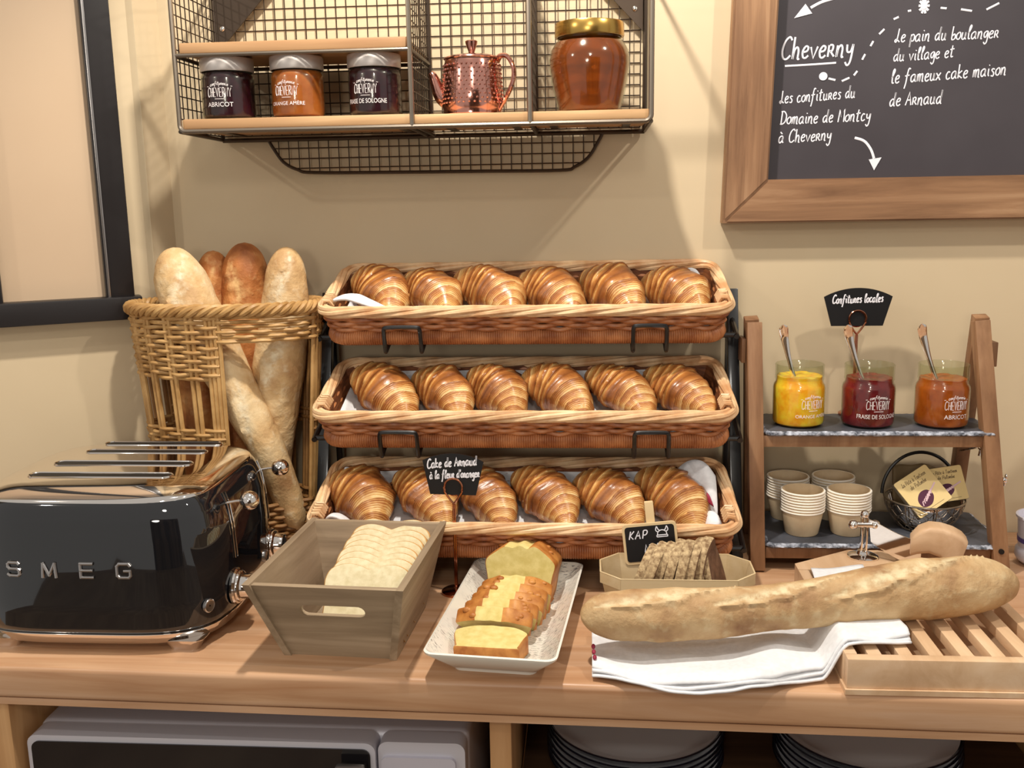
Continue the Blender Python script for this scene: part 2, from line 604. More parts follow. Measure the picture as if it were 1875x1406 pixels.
def fit(text, width, height_x, **kw):
    s, w = write(text, height_x, **kw)
    f = width / w
    return [[(a * f, b) for a, b in st] for st in s]


def strokes(mb, sts, org, r, rot=0.0, mat=0, flat=0.25, n=6):
    """place 2-D strokes on a vertical x/z plane facing -y"""
    c, s_ = math.cos(rot), math.sin(rot)
    for st in sts:
        pts = [(org[0] + a * c - b * s_, org[1], org[2] + a * s_ + b * c) for a, b in st]
        if len(pts) == 2:
            pts = [pts[0], tuple((np.array(pts[0]) + np.array(pts[1])) / 2), pts[1]]
        mb.tube(pts, r, n, mat=mat, flat=flat, nrm=(0, -1, 0))
    return mb


def text_mesh(txt, size):
    cu = bpy.data.curves.new('lettering', 'FONT')
    cu.body = txt
    cu.size = size
    cu.align_x = 'CENTER'
    cu.resolution_u = 3
    o = bpy.data.objects.new('lettering', cu)
    COL.objects.link(o)
    dg = bpy.context.evaluated_depsgraph_get()
    me = bpy.data.meshes.new_from_object(o.evaluated_get(dg))
    V = [(v.co.x, v.co.y) for v in me.vertices]
    F = [tuple(p.vertices) for p in me.polygons]
    bpy.data.objects.remove(o)
    bpy.data.curves.remove(cu)
    bpy.data.meshes.remove(me)
    return V, F


def text_fit(txt, width, height):
    V, F = text_mesh(txt, 1.0)
    A = np.array(V)
    w = A[:, 0].max() - A[:, 0].min()
    h = A[:, 1].max() - min(0, A[:, 1].min())
    A[:, 0] = (A[:, 0] - (A[:, 0].max() + A[:, 0].min()) / 2) * width / w
    A[:, 1] *= height / h
    return A, F


def bw(mb, name, mats, parent, **kw):
    """build from world coordinates under an unrotated parent"""
    p = parent
    off = Vector((0, 0, 0))
    while p is not None:
        off += p.location
        p = p.parent
    mb.xform(Matrix.Translation(-off))
    return mb.build(name, mats, parent, **kw)


# ================================================================== setting
FLOOR_Z = -0.92
mb = MB()
mb.box((0.2, -0.5, FLOOR_Z - 0.03), (5.0, 4.6, 0.06))
struct(mb, 'floor', 'floor')
mb = MB()
mb.box((0.86, 1.63, 0.3), (3.072, 0.10, 2.44))
struct(mb, 'wall_back', 'wall')
mb = MB()
mb.prism([(-0.704, 1.53), (-0.693, 1.53), (-0.676, 1.58), (-0.676, 1.68), (-0.80, 1.68), (-2.26, 0.68), (-2.2, 0.666)], FLOOR_Z, 1.52, axis=2)
struct(mb, 'wall_left', 'wall', smooth=0)
mb = MB()
mb.box((0.85, -2.75, 0.3), (3.1, 0.10, 2.44))
struct(mb, 'wall_rear', 'rear')

# window in the left wall: black frame over a beige pane
LW = Matrix.Translation((-0.704, 1.53, 0)) @ Matrix(((-0.866, 0.5, 0, 0), (-0.5, -0.866, 0, 0), (0, 0, 1, 0), (0, 0, 0, 1)))
# local x along the wall (leftwards), local y out of the wall, z up
win = bpy.data.objects.new('window_1', None)
COL.objects.link(win)
win['kind'] = 'structure'
win.location = (-0.704, 1.53, 0.371)
T0 = Matrix.Translation((0, 0, -0.371)) @ Matrix.Translation((0.704, -1.53, 0)) @ LW
mb = MB()
mb.box((0.046, 0.012, 0.90), (0.042, 0.024, 1.06), 0.003)
mb.box((0.238, 0.012, 0.90), (0.055, 0.024, 1.06), 0.003)
mb.box((0.62, 0.012, 0.90), (0.045, 0.024, 1.06), 0.003)
mb.box((0.33, 0.016, 0.388), (0.63, 0.034, 0.036), 0.003)
mb.box((0.33, 0.012, 1.42), (0.63, 0.024, 0.05), 0.003)
mb.xform(T0)
mb.build('window_frame', 'black_frame', win)
mb = MB()
mb.box((0.33, 0.004, 0.90), (0.58, 0.007, 1.0))
mb.xform(T0)
mb.build('window_pane', 'pane', win)
mb = MB()
mb.box((0.062, 0.0255, 0.90), (0.004, 0.003, 1.02), 0.001)
mb.xform(T0)
mb.build('seal_strip', 'steel', win)

# ================================================================== worktop and cabinet


def fy(x):
    return 1.040 - 0.025 * x


mb = MB()
b = bmesh.new()
ol = [(-1.35, fy(-1.35)), (1.5, fy(1.5)), (1.5, 1.578), (-0.672, 1.578), (-0.700, 1.522), (-1.35, 1.149)]
v0 = [b.verts.new((x, y, -0.043)) for x, y in ol]
v1 = [b.verts.new((x, y, 0.0)) for x, y in ol]
b.faces.new(v0[::-1])
b.faces.new(v1)
for i in range(6):
    b.faces.new((v0[i], v0[(i + 1) % 6], v1[(i + 1) % 6], v1[i]))
b.edges.ensure_lookup_table()
eds = [e for e in b.edges if (e.verts[0] in v1[:2] and e.verts[1] in v1[:2]) or (e.verts[0] in v0[:2] and e.verts[1] in v0[:2])]
bmesh.ops.bevel(b, geom=eds, offset=0.007, segments=4, profile=0.5, affect='EDGES')
mb.bm(b)
b.free()
ctr = thing('worktop', 'long pale wood worktop carrying the whole breakfast buffet', 'worktop', (0, 1.04, -0.043))
bw(mb, 'top_slab', 'counter', ctr)
mb = MB()
mb.prism([(-1.35, fy(-1.35) + 0.004), (1.5, fy(1.5) + 0.004), (1.5, fy(1.5) + 0.03), (-1.35, fy(-1.35) + 0.03)], -0.0525, -0.0435, axis=2)
bw(mb, 'edge_moulding', 'counter', ctr)

cab = thing('cabinet', 'open wooden base cabinet under the worktop holding microwave and plates', 'cabinet', (0, 1.3, FLOOR_Z))
mb = MB()
mb.box((-0.745, 1.27, -0.48), (0.05, 0.40, 0.854), 0.002)
bw(mb, 'side_panel', 'cab', cab)
mb = MB()
mb.box((-0.1065, 1.30, -0.48), (0.026, 0.48, 0.854), 0.002)
bw(mb, 'divider', 'cab', cab)
mb = MB()
mb.box((0.60, 1.30, -0.48), (0.026, 0.48, 0.854), 0.002)
bw(mb, 'side_panel', 'cab', cab)
mb = MB()
mb.box((-0.07, 1.555, -0.48), (1.30, 0.012, 0.854))
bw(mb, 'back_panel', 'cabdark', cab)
mb = MB()
mb.box((0.247, 1.305, -0.2125), (0.675, 0.47, 0.018))
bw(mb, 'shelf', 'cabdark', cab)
mb = MB()
mb.box((-0.42, 1.29, -0.40), (0.60, 0.45, 0.018))
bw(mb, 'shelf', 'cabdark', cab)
mb = MB()
mb.box((-0.07, 1.30, FLOOR_Z + 0.03), (1.30, 0.42, 0.055))
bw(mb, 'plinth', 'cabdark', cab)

# microwave
mw = thing('microwave', 'silver microwave with dark door glass in the left cabinet bay', 'microwave', (-0.432, 1.3, -0.391))
X0, X1, ZT = -0.712, -0.152, -0.106
mb = MB()
mb.box(((X0 + X1) / 2, 1.30, (ZT - 0.391) / 2 - 0.0), (X1 - X0, 0.37, ZT + 0.391), 0.012, seg=3)
bw(mb, 'body', 'silver', mw)
mb = MB()
mb.prism(rounded(0.446, 0.285, 0.012, cx=-0.487, cy=-0.2485), 1.083, 1.114)
d_ = bw(mb, 'door', 'silver', mw)
mb = MB()
mb.prism(rounded(0.434, 0.27, 0.010, cx=-0.487, cy=-0.2485), 1.081, 1.085)
bw(mb, 'door_window', 'mwglass', d_)
mb = MB()
mb.box((-0.292, 1.062, -0.25), (0.036, 0.018, 0.25), 0.004)
mb.box((-0.292, 1.075, -0.14), (0.03, 0.02, 0.012), 0.002)
mb.box((-0.292, 1.075, -0.36), (0.03, 0.02, 0.012), 0.002)
bw(mb, 'door_handle', 'handle', d_)
mb = MB()
mb.prism(rounded(0.108, 0.285, 0.012, cx=-0.2075, cy=-0.2485), 1.088, 1.114)
cp = bw(mb, 'control_panel', 'silver', mw)
mb = MB()
mb.prism(rounded(0.092, 0.262, 0.008, cx=-0.211, cy=-0.255), 1.083, 1.09)
bw(mb, 'panel_face', 'silverface', cp)

# plates: two stacks, black rims
prof_in = [(0.001, 0.0045), (0.085, 0.0045), (0.098, 0.008), (0.1135, 0.0165)]
prof_rim = [(0.1135, 0.0165), (0.1165, 0.0185), (0.118, 0.0182), (0.1175, 0.0165), (0.114, 0.0145)]
prof_out = [(0.114, 0.0145), (0.098, 0.0055), (0.086, 0.001), (0.060, 0.0), (0.056, 0.0015), (0.001, 0.0015)]
pl = thing('plate', 'x', 'plate')
MB().lathe(prof_in, 64).lathe(prof_out, 64).build('dish', 'plate', pl, fix=False)
MB().lathe(prof_rim, 64).build('rim', 'platerim', pl, label='black rim of the plate', fix=False)
ORD = ['topmost', 'second', 'third', 'fourth', 'fifth', 'sixth', 'seventh', 'eighth', 'ninth']
first = True
for side, cx, cy, in (('left', 0.060, 1.222), ('right', 0.362, 1.218)):
    for k in range(7):
        z = -0.2035 + (6 - k) * 0.0085
        lab = '%s white plate with black rim in the %s stack under the worktop' % (ORD[k] if k == 0 else ORD[k] + ' from the top', side)
        lc = (cx + rnd.uniform(-.0012, .0012), cy + rnd.uniform(-.0012, .0012), z)
        if first:
            pl.location = lc
            tag(pl, lab, 'plate', 'rimmed plates in the cabinet')
            first = False
        else:
            dup(pl, lc, (0, 0, 0), lab)

# ================================================================== wall shelf
SF, SB = 1.402, 1.568
SXL, SX1, SX2, SXR = -0.580, -0.246, -0.081, 0.085
SZ0, SZ1 = 0.648, 0.885
sh = thing('wall_shelf', 'grey metal wire wall shelf with pale wooden boards, hung above the baskets', 'shelf', (-0.247, SB, SZ0 - 0.06))


def tb(mb, pts, r=0.0034, n=8, **k):
    return mb.tube(pts, r, n, **k)


mb = MB()
tb(mb, [(SXL, SF, SZ1)] + [(x, SF, z) for x, z in arc(SXL + 0.009, SZ0 + 0.009, 0.009, 180, 270, 7)] + [(x, SF, z) for x, z in arc(SXR - 0.009, SZ0 + 0.009, 0.009, 270, 360, 7)] + [(SXR, SF, SZ1)], 0.0036)
tb(mb, [(SXL, SF, SZ1), (SXR, SF, SZ1)])
for x in (SX1, SX2):
    tb(mb, [(x, SF, SZ0), (x, SF, SZ1)], 0.0036)
tb(mb, [(SXL, SF, 0.7515), (SX1, SF, 0.7515)], 0.003)
bw(mb, 'front_frame', 'tube', sh)
mb = MB()
for x in (SXL, SX1, SX2, SXR):
    tb(mb, [(x, SB, SZ0 - 0.002), (x, SB, SZ1)], 0.0036)
tb(mb, [(SXL, SB, SZ0 - 0.004), (SXR, SB, SZ0 - 0.004)], 0.0034)
tb(mb, [(SXL, SB, SZ1), (SXR, SB, SZ1)])
tb(mb, [(SXL, SB, 0.7515), (SX1, SB, 0.7515)], 0.003)
bw(mb, 'back_frame', 'wire', sh)
for x, z0, z1 in [(x, SZ0, SZ0 - 0.003) for x in (SXL, SX1 - 0.006, SX1 + 0.006, SX2, SXR)] + [(x, SZ1, SZ1) for x in (SXL, SX1, SXR)] + [(x, 0.7515, 0.7515) for x in (SXL, SX1)]:
    mb = MB()
    tb(mb, [(x, SF, z0), (x, SB, z1)], 0.003)
    bw(mb, 'depth_bar', 'wire', sh)


def mesh_panel(us, vs_, f, r=0.00095):
    m_ = MB()
    u0, u1, v0, v1 = us[0], us[-1], vs_[0], vs_[-1]
    for u in us:
        m_.tube([f(u, v0), f(u, (v0 + v1) / 2), f(u, v1)], r, 5)
    for v in vs_:
        m_.tube([f(u0, v), f((u0 + u1) / 2, v), f(u1, v)], r, 5)
    return m_


zs = np.arange(SZ0 + 0.002, SZ1, 0.0158)
bw(mesh_panel(np.arange(SXL, SXR + 0.001, 0.01605), zs, lambda u, v: (u, SB - 0.001, v)), 'back_mesh', 'wire', sh)
ys = np.arange(SF, SB + 0.001, 0.0166)
bw(mesh_panel(ys, zs, lambda u, v: (SXL, u, v)), 'side_mesh', 'wire', sh)
bw(mesh_panel(ys, zs, lambda u, v: (SX1, u, v)), 'divider_mesh', 'wire', sh)
bw(mesh_panel(ys, zs, lambda u, v: (SX2, u, v)), 'divider_mesh', 'wire', sh)
for nm, x0, x1, z0, z1 in (('left', SXL + 0.006, SX1 - 0.005, 0.7545, 0.769), ('left', SXL + 0.003, SX1 - 0.0006, 0.6515, 0.6655),
                           ('mid', SX1 + 0.0006, SX2 - 0.0006, 0.6515, 0.6645), ('right', SX2 + 0.0006, SXR - 0.002, 0.6515, 0.6645)):
    mb = MB()
    mb.box(((x0 + x1) / 2, (SF + SB) / 2 - 0.001, (z0 + z1) / 2), (x1 - x0, SB - SF - 0.006, z1 - z0), 0.003)
    bw(mb, 'board', 'shelfwood', sh)
for x in (-0.545, -0.275, -0.205, -0.107, -0.052, 0.055):
    mb = MB()
    mb.box((x, (SF + SB) / 2, 0.6502), (0.011, SB - SF, 0.0016))
    mb.cyl((x, SF + 0.02, 0.6495), (x, SF + 0.02, 0.648), 0.003, 8)
    bw(mb, 'support_strip', 'wire', sh)
# lower hoop with mesh
mb = MB()
hp = smooth_pts([(-0.506, SB, 0.643), (-0.500, SB, 0.632), (-0.484, SB, 0.609), (-0.462, SB, 0.597), (-0.435, SB, 0.592), (-0.30, SB, 0.590),
                 (-0.17, SB, 0.589), (-0.045, SB, 0.588), (-0.022, SB, 0.593), (-0.001, SB, 0.607), (0.014, SB, 0.630), (0.021, SB, 0.643)], 5)
tb(mb, hp, 0.0026)
hp_in = [(-0.490 + (p[0] + 0.506) * 0.94, p[1], 0.597 + (p[2] - 0.589) * 0.9) for p in hp]
bw(mb, 'hoop', 'wire', sh)
mb = MB()
ha = np.array(hp)


def hoop_z(x):
    i = np.argmin(np.abs(ha[:, 0] - x))
    return ha[i, 2]


for x in np.arange(-0.49, 0.012, 0.01605):
    tb(mb, [(x, SB, 0.642), (x, SB, 0.62), (x, SB, hoop_z(x))], 0.00095, 5)
for z in (0.630, 0.614, 0.599):
    xs = [p[0] for p in hp if p[2] < z + 0.002]
    tb(mb, [(min(xs), SB, z), (-0.25, SB, z), (max(xs), SB, z)], 0.00095, 5)
bw(mb, 'hoop_mesh', 'wire', sh)
for tri, sx, sz in (([(SXL + 0.004, 0.776), (SXL + 0.004, SZ1), (SXL + 0.11, SZ1)], SXL + 0.014, 0.812),
                    ([(SXR - 0.004, 0.790), (SXR - 0.004, SZ1), (SXR - 0.095, SZ1)], SXR - 0.016, 0.822)):
    mb = MB()
    mb.prism(tri, SB - 0.007, SB - 0.0045)
    g = bw(mb, 'gusset_plate', 'wire', sh)
    mb = MB()
    mb.sphere((sx, SB - 0.007, sz), 0.0042, 8, sc=(1, 0.6, 1))
    bw(mb, 'screw', 'chrome', g)

# ------------------------------------------------------------------ jars
J_OUT = [(0.001, 0.0), (0.033, 0.0), (0.0365, 0.003), (0.0378, 0.007), (0.0380, 0.056), (0.0370, 0.061), (0.0345, 0.065), (0.0345, 0.069), (0.0355, 0.070)]


def wrap_text(mb, txt, R, ang, z, w, h):
    A, F = text_fit(txt, w, h)
    n0 = len(mb.v)
    mb.add([((R) * math.sin(ang + u / R), -R * math.cos(ang + u / R), z + v) for u, v in A], F)
    return mb


def wrap_strokes(mb, sts, R, ang, u0, z, r, archy=0.0, W=1.0):
    for st in sts:
        pts = []
        for a, b in st:
            u = u0 + a
            zz = z + b - archy * (u / W * 2) ** 2
            pts.append((R * math.sin(ang + u / R), -R * math.cos(ang + u / R), zz))
        if len(pts) == 2:
            pts = [pts[0], tuple((np.array(pts[0]) + np.array(pts[1])) / 2), pts[1]]
        mb.tube(pts, r, 5)
    return mb


def jar_print(par, flavour, fw, ang, R=0.0384):
    mb = MB()
    wrap_strokes(mb, fit('confiturerie', 0.027, 0.0026), R, ang, -0.0135, 0.0462, 0.00030, 0.0022, 0.027)
    wrap_strokes(mb, [[(0.0, 0.0), (0.0, 0.002)], [(-0.019, 0.0005), (-0.0165, 0.0008)], [(0.0165, 0.0008), (0.019, 0.0005)]], R, ang, 0, 0.0436, 0.0003)
    wrap_strokes(mb, fit('CHEVERNY', 0.036, 0.0068, slant=0.0, gap=3.2), R, ang, -0.018, 0.0300, 0.00042)
    wrap_strokes(mb, [[(-0.007, 0), (0.0, 0), (0.007, 0)]], R, ang, 0, 0.0270, 0.00035)
    wrap_text(mb, flavour, R + 0.0002, ang, 0.0165, fw, 0.0062)
    return mb.build('lettering', 'print', par, smooth=0, fix=False)


def jar(name, label, loc, jam, flavour, fw, ang, lid, fill=None, hue_lid='lid'):
    t = thing(name, label, 'jar', loc)
    ro = J_OUT if lid else J_OUT + [(0.0352, 0.073), (0.0352, 0.089), (0.0358, 0.0905), (0.0345, 0.0918), (0.0332, 0.090), (0.0332, 0.070)]
    if not lid:
        ro = [(r, z * 1.0) for r, z in ro]
    MB().lathe(ro, 48).build('glass', 'glass', t, fix=False)
    top = fill if fill else 0.066
    pj = [(0.001, 0.0015), (0.0322, 0.0015), (0.0360, 0.004), (0.0371, 0.008), (0.0372, 0.056), (0.0362, 0.0605), (0.0336, 0.0648)]
    if top > 0.066:
        pj += [(0.0328, 0.069), (0.0328, top), (0.026, top + 0.001), (0.016, top - 0.0015), (0.001, top - 0.001)]
    else:
        pj += [(0.001, 0.0655)]
    mj = MB().lathe(pj, 48, cap1=True)
    if not lid:
        mj.v = [(x + 0.0, y, z + (0.0022 * mnoise.noise(Vector((x * 90, y * 90, 3))) if z > top - 0.003 else 0)) for x, y, z in mj.v]
    mj.build('jam', jam, t)
    if lid:
        MB().lathe([(0.036, 0.0664), (0.0376, 0.0664), (0.0382, 0.068), (0.0382, 0.0835), (0.0372, 0.0852), (0.030, 0.0856), (0.001, 0.0856)], 48).build('lid', hue_lid, t, label='silver screw lid')
    jar_print(t, flavour, fw, ang)
    return t


jar('jam_jar', 'closed dark jam jar lettered ABRICOT at the left of the wall shelf', (-0.522, 1.447, 0.6656), 'jam_dark', 'ABRICOT', 0.038, math.radians(20 - 20), True)
jar('jam_jar', 'closed orange jam jar lettered ORANGE AMÈRE in the middle of the wall shelf', (-0.419, 1.447, 0.6656), 'jam_amber', 'ORANGE AMÈRE', 0.053, math.radians(-10), True)
jar('jam_jar', 'closed dark jam jar lettered FRAISE DE SOLOGNE beside the shelf divider', (-0.306, 1.447, 0.6656), 'jam_dark', 'FRAISE DE SOLOGNE', 0.062, math.radians(-10), True)

# ------------------------------------------------------------------ teapot
tp = thing('teapot', 'small shiny copper teapot with studded sides on the wall shelf', 'teapot', (-0.168, 1.47, 0.6645))
bp = [(0.001, 0.0), (0.040, 0.0), (0.0425, 0.003), (0.0425, 0.010), (0.0445, 0.014), (0.0435, 0.035), (0.0418, 0.060), (0.0400, 0.073), (0.0385, 0.0775), (0.034, 0.079)]
mb = MB().lathe(bp, 48)
for i, z in enumerate(np.arange(0.018, 0.073, 0.0058)):
    R = 0.0446 - (z - 0.014) / 0.06 * 0.0042
    for k in range(36):
        a = 2 * PI * (k + 0.5 * (i % 2)) / 36
        mb.sphere((R * math.cos(a), R * math.sin(a), z), 0.0019, 4)
mb.build('body', 'copper', tp)
lid = MB().lathe([(0.0395, 0.0785), (0.0405, 0.080), (0.0395, 0.0818), (0.030, 0.0845), (0.012, 0.0865), (0.004, 0.087)], 48).build('lid', 'copper', tp)
MB().lathe([(0.0035, 0.086), (0.0045, 0.090), (0.0085, 0.1015), (0.009, 0.1045), (0.007, 0.1058), (0.001, 0.106)], 24).build('knob', 'copper', lid)
mb = MB()
sp = smooth_pts([(-0.036, 0, 0.022), (-0.046, 0, 0.030), (-0.052, 0, 0.044), (-0.0565, 0, 0.057), (-0.0605, 0, 0.0625)], 5)
mb.tube(sp, list(np.linspace(0.013, 0.0042, len(sp))), 14)
mb.build('spout', 'copper', tp)
mb = MB()
hd = smooth_pts([(0.036, -0.004, 0.074), (0.042, -0.008, 0.082), (0.052, -0.011, 0.081), (0.060, -0.013, 0.068), (0.061, -0.014, 0.052), (0.055, -0.014, 0.034), (0.045, -0.012, 0.017), (0.038, -0.010, 0.006)], 5)
mb.tube(hd, [0.0055] * len(hd), 10, flat=0.6)
mb.build('handle', 'copper', tp)

# ------------------------------------------------------------------ honey jar
hj = thing('honey_jar', 'large rounded glass jar of amber honey with gold lid on the wall shelf', 'jar', (0.001, 1.466, 0.6645))
hp_ = [(0.001, 0.0), (0.040, 0.0), (0.0445, 0.003), (0.047, 0.012), (0.0535, 0.040), (0.0575, 0.064), (0.0578, 0.074), (0.055, 0.086), (0.049, 0.096), (0.0445, 0.101), (0.0445, 0.106)]
MB().lathe(hp_, 56).build('glass', 'glass', hj, fix=False)
hi = [(r - 0.0014 if r > 0.01 else r, z + 0.0012) for r, z in hp_[:-2]] + [(0.001, 0.0975)]
MB().lathe(hi, 56).build('honey', 'honey', hj)
mb = MB()
for i, a in enumerate(np.linspace(0, 2 * PI, 14, endpoint=False)):
    pass
MB().lathe([(0.0455, 0.104), (0.0485, 0.104), (0.0492, 0.1055), (0.0488, 0.121), (0.0478, 0.1232), (0.043, 0.1240), (0.001, 0.1240)], 56).build('lid', 'gold', hj, label='gold screw lid')

# ================================================================== chalkboard
cbd = thing('chalkboard', 'large chalkboard in a rough brown wooden frame on the back wall', 'chalkboard', (0.60, 1.579, 0.503))


def shx(pts):
    return [(x + 0.03 * (z - 0.503), z) for x, z in pts]


L, Rr, Bz, Tz, w_ = 0.204, 1.02, 0.503, 1.10, 0.0645
for nm, ol, mt in (('frame_stile', [(L, Bz), (L + w_, Bz + w_), (L + w_, Tz - w_), (L, Tz)], 'barnv'), ('frame_rail', [(L, Bz), (Rr, Bz), (Rr - w_, Bz + w_), (L + w_, Bz + w_)], 'barn'),
                   ('frame_stile', [(Rr, Bz), (Rr, Tz), (Rr - w_, Tz - w_), (Rr - w_, Bz + w_)], 'barnv'), ('frame_rail', [(L, Tz), (L + w_, Tz - w_), (Rr - w_, Tz - w_), (Rr, Tz)], 'barn')):
    b = bmesh.new()
    p0 = [b.verts.new((x, 1.545, z)) for x, z in shx(ol)]
    p1 = [b.verts.new((x, 1.578, z)) for x, z in shx(ol)]
    b.faces.new(p0)
    b.faces.new(p1[::-1])
    for i in range(4):
        b.faces.new((p0[i], p1[i], p1[(i + 1) % 4], p0[(i + 1) % 4]))
    bmesh.ops.bevel(b, geom=[e for e in b.edges if all(abs(v.co.y - 1.545) < 1e-4 for v in e.verts)], offset=0.0025, segments=2, affect='EDGES')
    mb = MB()
    mb.bm(b)
    b.free()
    bw(mb, nm, mt, cbd)
mb = MB()
mb.box(((L + Rr) / 2 + 0.009, 1.5705, (Bz + Tz) / 2), (Rr - L - 0.10, 0.012, Tz - Bz - 0.08))
bd = bw(mb, 'board', 'slateboard', cbd)
YB = 1.5640


def D(u, v):
    """drawing coordinates on the board (u right, v down) -> board plane"""
    return (0.286 + (u - 1427) * 0.000788, 0.7445 - (v - 110) * 0.0008 - (u - 1427) * 0.000015)


for txt, u, v, w, xh, rot, r in (('Cheverny', 1427, 112, 0.107, 0.0165, 0.03, 0.0017), ('Les confitures du', 1428, 191, 0.112, 0.0095, 0.055, 0.00105),
                                 ('Domaine de Montcy', 1430, 229, 0.134, 0.0100, 0.02, 0.00110), ('à Cheverny', 1428, 263, 0.079, 0.0100, 0.03, 0.00110),
                                 ('Le pain du boulanger', 1637, 82, 0.149, 0.0100, 0.01, 0.0011), ('du village et', 1636, 117, 0.088, 0.0095, 0.05, 0.00105),
                                 ('le fameux cake maison', 1634, 156, 0.166, 0.0105, 0.05, 0.00115), ('de Arnaud', 1633, 197, 0.077, 0.0105, 0.03, 0.00115)):
    o2 = D(u, v)
    mb = strokes(MB(), fit(txt, w, xh, jitter=0.04), (o2[0], YB, o2[1]), r * 0.82, rot)
    bw(mb, 'chalk_line', 'chalk', bd)
mb = MB()


def dr(pts, r=0.0013):
    q = [D(*p) for p in pts]
    q = smooth_pts(q, 6) if len(q) > 2 else q
    strokes(mb, [q], (0, YB, 0), r)


dr([(1436, 123), (1480, 121), (1531, 118)], 0.0014)
dr([(1648, 6), (1690, 1), (1745, -4)], 0.0016)
bw(mb, 'underlining', 'chalk', bd)
mb = MB()
dr([(1480, 20), (1500, 10), (1530, 2), (1560, -4)], 0.002)
mb.prism([D(*p) for p in [(1450, 38), (1470, 13), (1483, 30)]], YB - 0.0005, YB)
bw(mb, 'chalk_arrow', 'chalk', bd)
mb = MB()
dr([(1572, 254), (1590, 260), (1603, 275), (1610, 292)], 0.0019)
mb.prism([D(*p) for p in [(1600, 294), (1624, 290), (1611, 314)]], YB - 0.0005, YB)
bw(mb, 'chalk_arrow', 'chalk', bd)
for a, b_ in (((1518, 146), (1531, 149)), ((1543, 151), (1557, 145)), ((1565, 141), (1571, 133)), ((1579, 113), (1584, 103)), ((1593, 89), (1598, 80)),
              ((1608, 68), (1617, 59)), ((1633, 42), (1642, 38)), ((1658, 28), (1664, 27)), ((1717, 23), (1728, 24)), ((1754, 26), (1774, 29)), ((1800, 27), (1822, 16)), ((1848, 5), (1858, -2))):
    mb = MB()
    dr([a, b_], 0.0015)
    bw(mb, 'chalk_dash', 'chalk', bd)
mb = MB()
c0 = D(1508, 142)
mb.prism([(c0[0] + 0.0062 * math.cos(a), c0[1] + 0.006 * math.sin(a)) for a in np.linspace(0, 2 * PI, 20, endpoint=False)], YB - 0.0005, YB)
bw(mb, 'chalk_dot', 'chalk', bd)
mb = MB()
for k in range(5):
    a = PI * k / 5
    dr([(1687 + 10 * math.cos(a), 19 + 14 * math.sin(a)), (1687 - 10 * math.cos(a), 19 - 14 * math.sin(a))], 0.0017)
c0 = D(1687, 19)
mb.prism([(c0[0] + 0.004 * math.cos(a), c0[1] + 0.005 * math.sin(a)) for a in np.linspace(0, 2 * PI, 14, endpoint=False)], YB - 0.0008, YB)
bw(mb, 'chalk_star', 'chalk', bd)

# ================================================================== croissant rack, trays, croissants
TILT = math.radians(19)
TC = -0.0975
TRAYS = [('top', 1.418, 0.386), ('middle', 1.360, 0.242), ('bottom', 1.300, 0.096)]


def tray_M(Y, Z, x=TC):
    return Matrix.Translation((x, Y, Z)) @ Matrix.Rotation(TILT, 4, 'X')


def rr_path(hx, hy, r, n, cy=0.084):
    p = resample([(a, b + cy) for a, b in rounded(2 * hx, 2 * hy, r, 8)], n)
    d = np.roll(p, -1, 0) - np.roll(p, 1, 0)
    d /= np.linalg.norm(d, axis=1)[:, None]
    return p, np.stack([d[:, 1], -d[:, 0]], 1)


def weave(mb, p, nrm, z, ns, ph, amp, r, closed=True, n=6, jit=0.0, seed=0):
    N = len(p)
    q = random.Random(seed)
    off = [q.uniform(-1, 1) for _ in range(ns + 2)]
    pts = []
    for i in range(N):
        t = i / (N if closed else N - 1)
        o = amp * math.sin(PI * ns * t + ph)
        j = off[int(t * ns)] * jit
        zz = z[i] if hasattr(z, '__len__') else z
        pts.append((p[i][0] + nrm[i][0] * o, p[i][1] + nrm[i][1] * o, zz + j * math.sin(PI * ns * t) ** 2))
    mb.tube(pts, r, n, closed=closed)


def rope(mb, p, nrm, z, turns, k, R, r, closed=True, n=7):
    N = len(p)
    for s_ in range(k):
        pts = []
        for i in range(N):
            t = i / (N if closed else N - 1)
            a = 2 * PI * (turns * t + s_ / k)
            pts.append((p[i][0] + nrm[i][0] * R * math.cos(a), p[i][1] + nrm[i][1] * R * math.cos(a), z + R * math.sin(a)))
        mb.tube(pts, r, n, closed=closed)


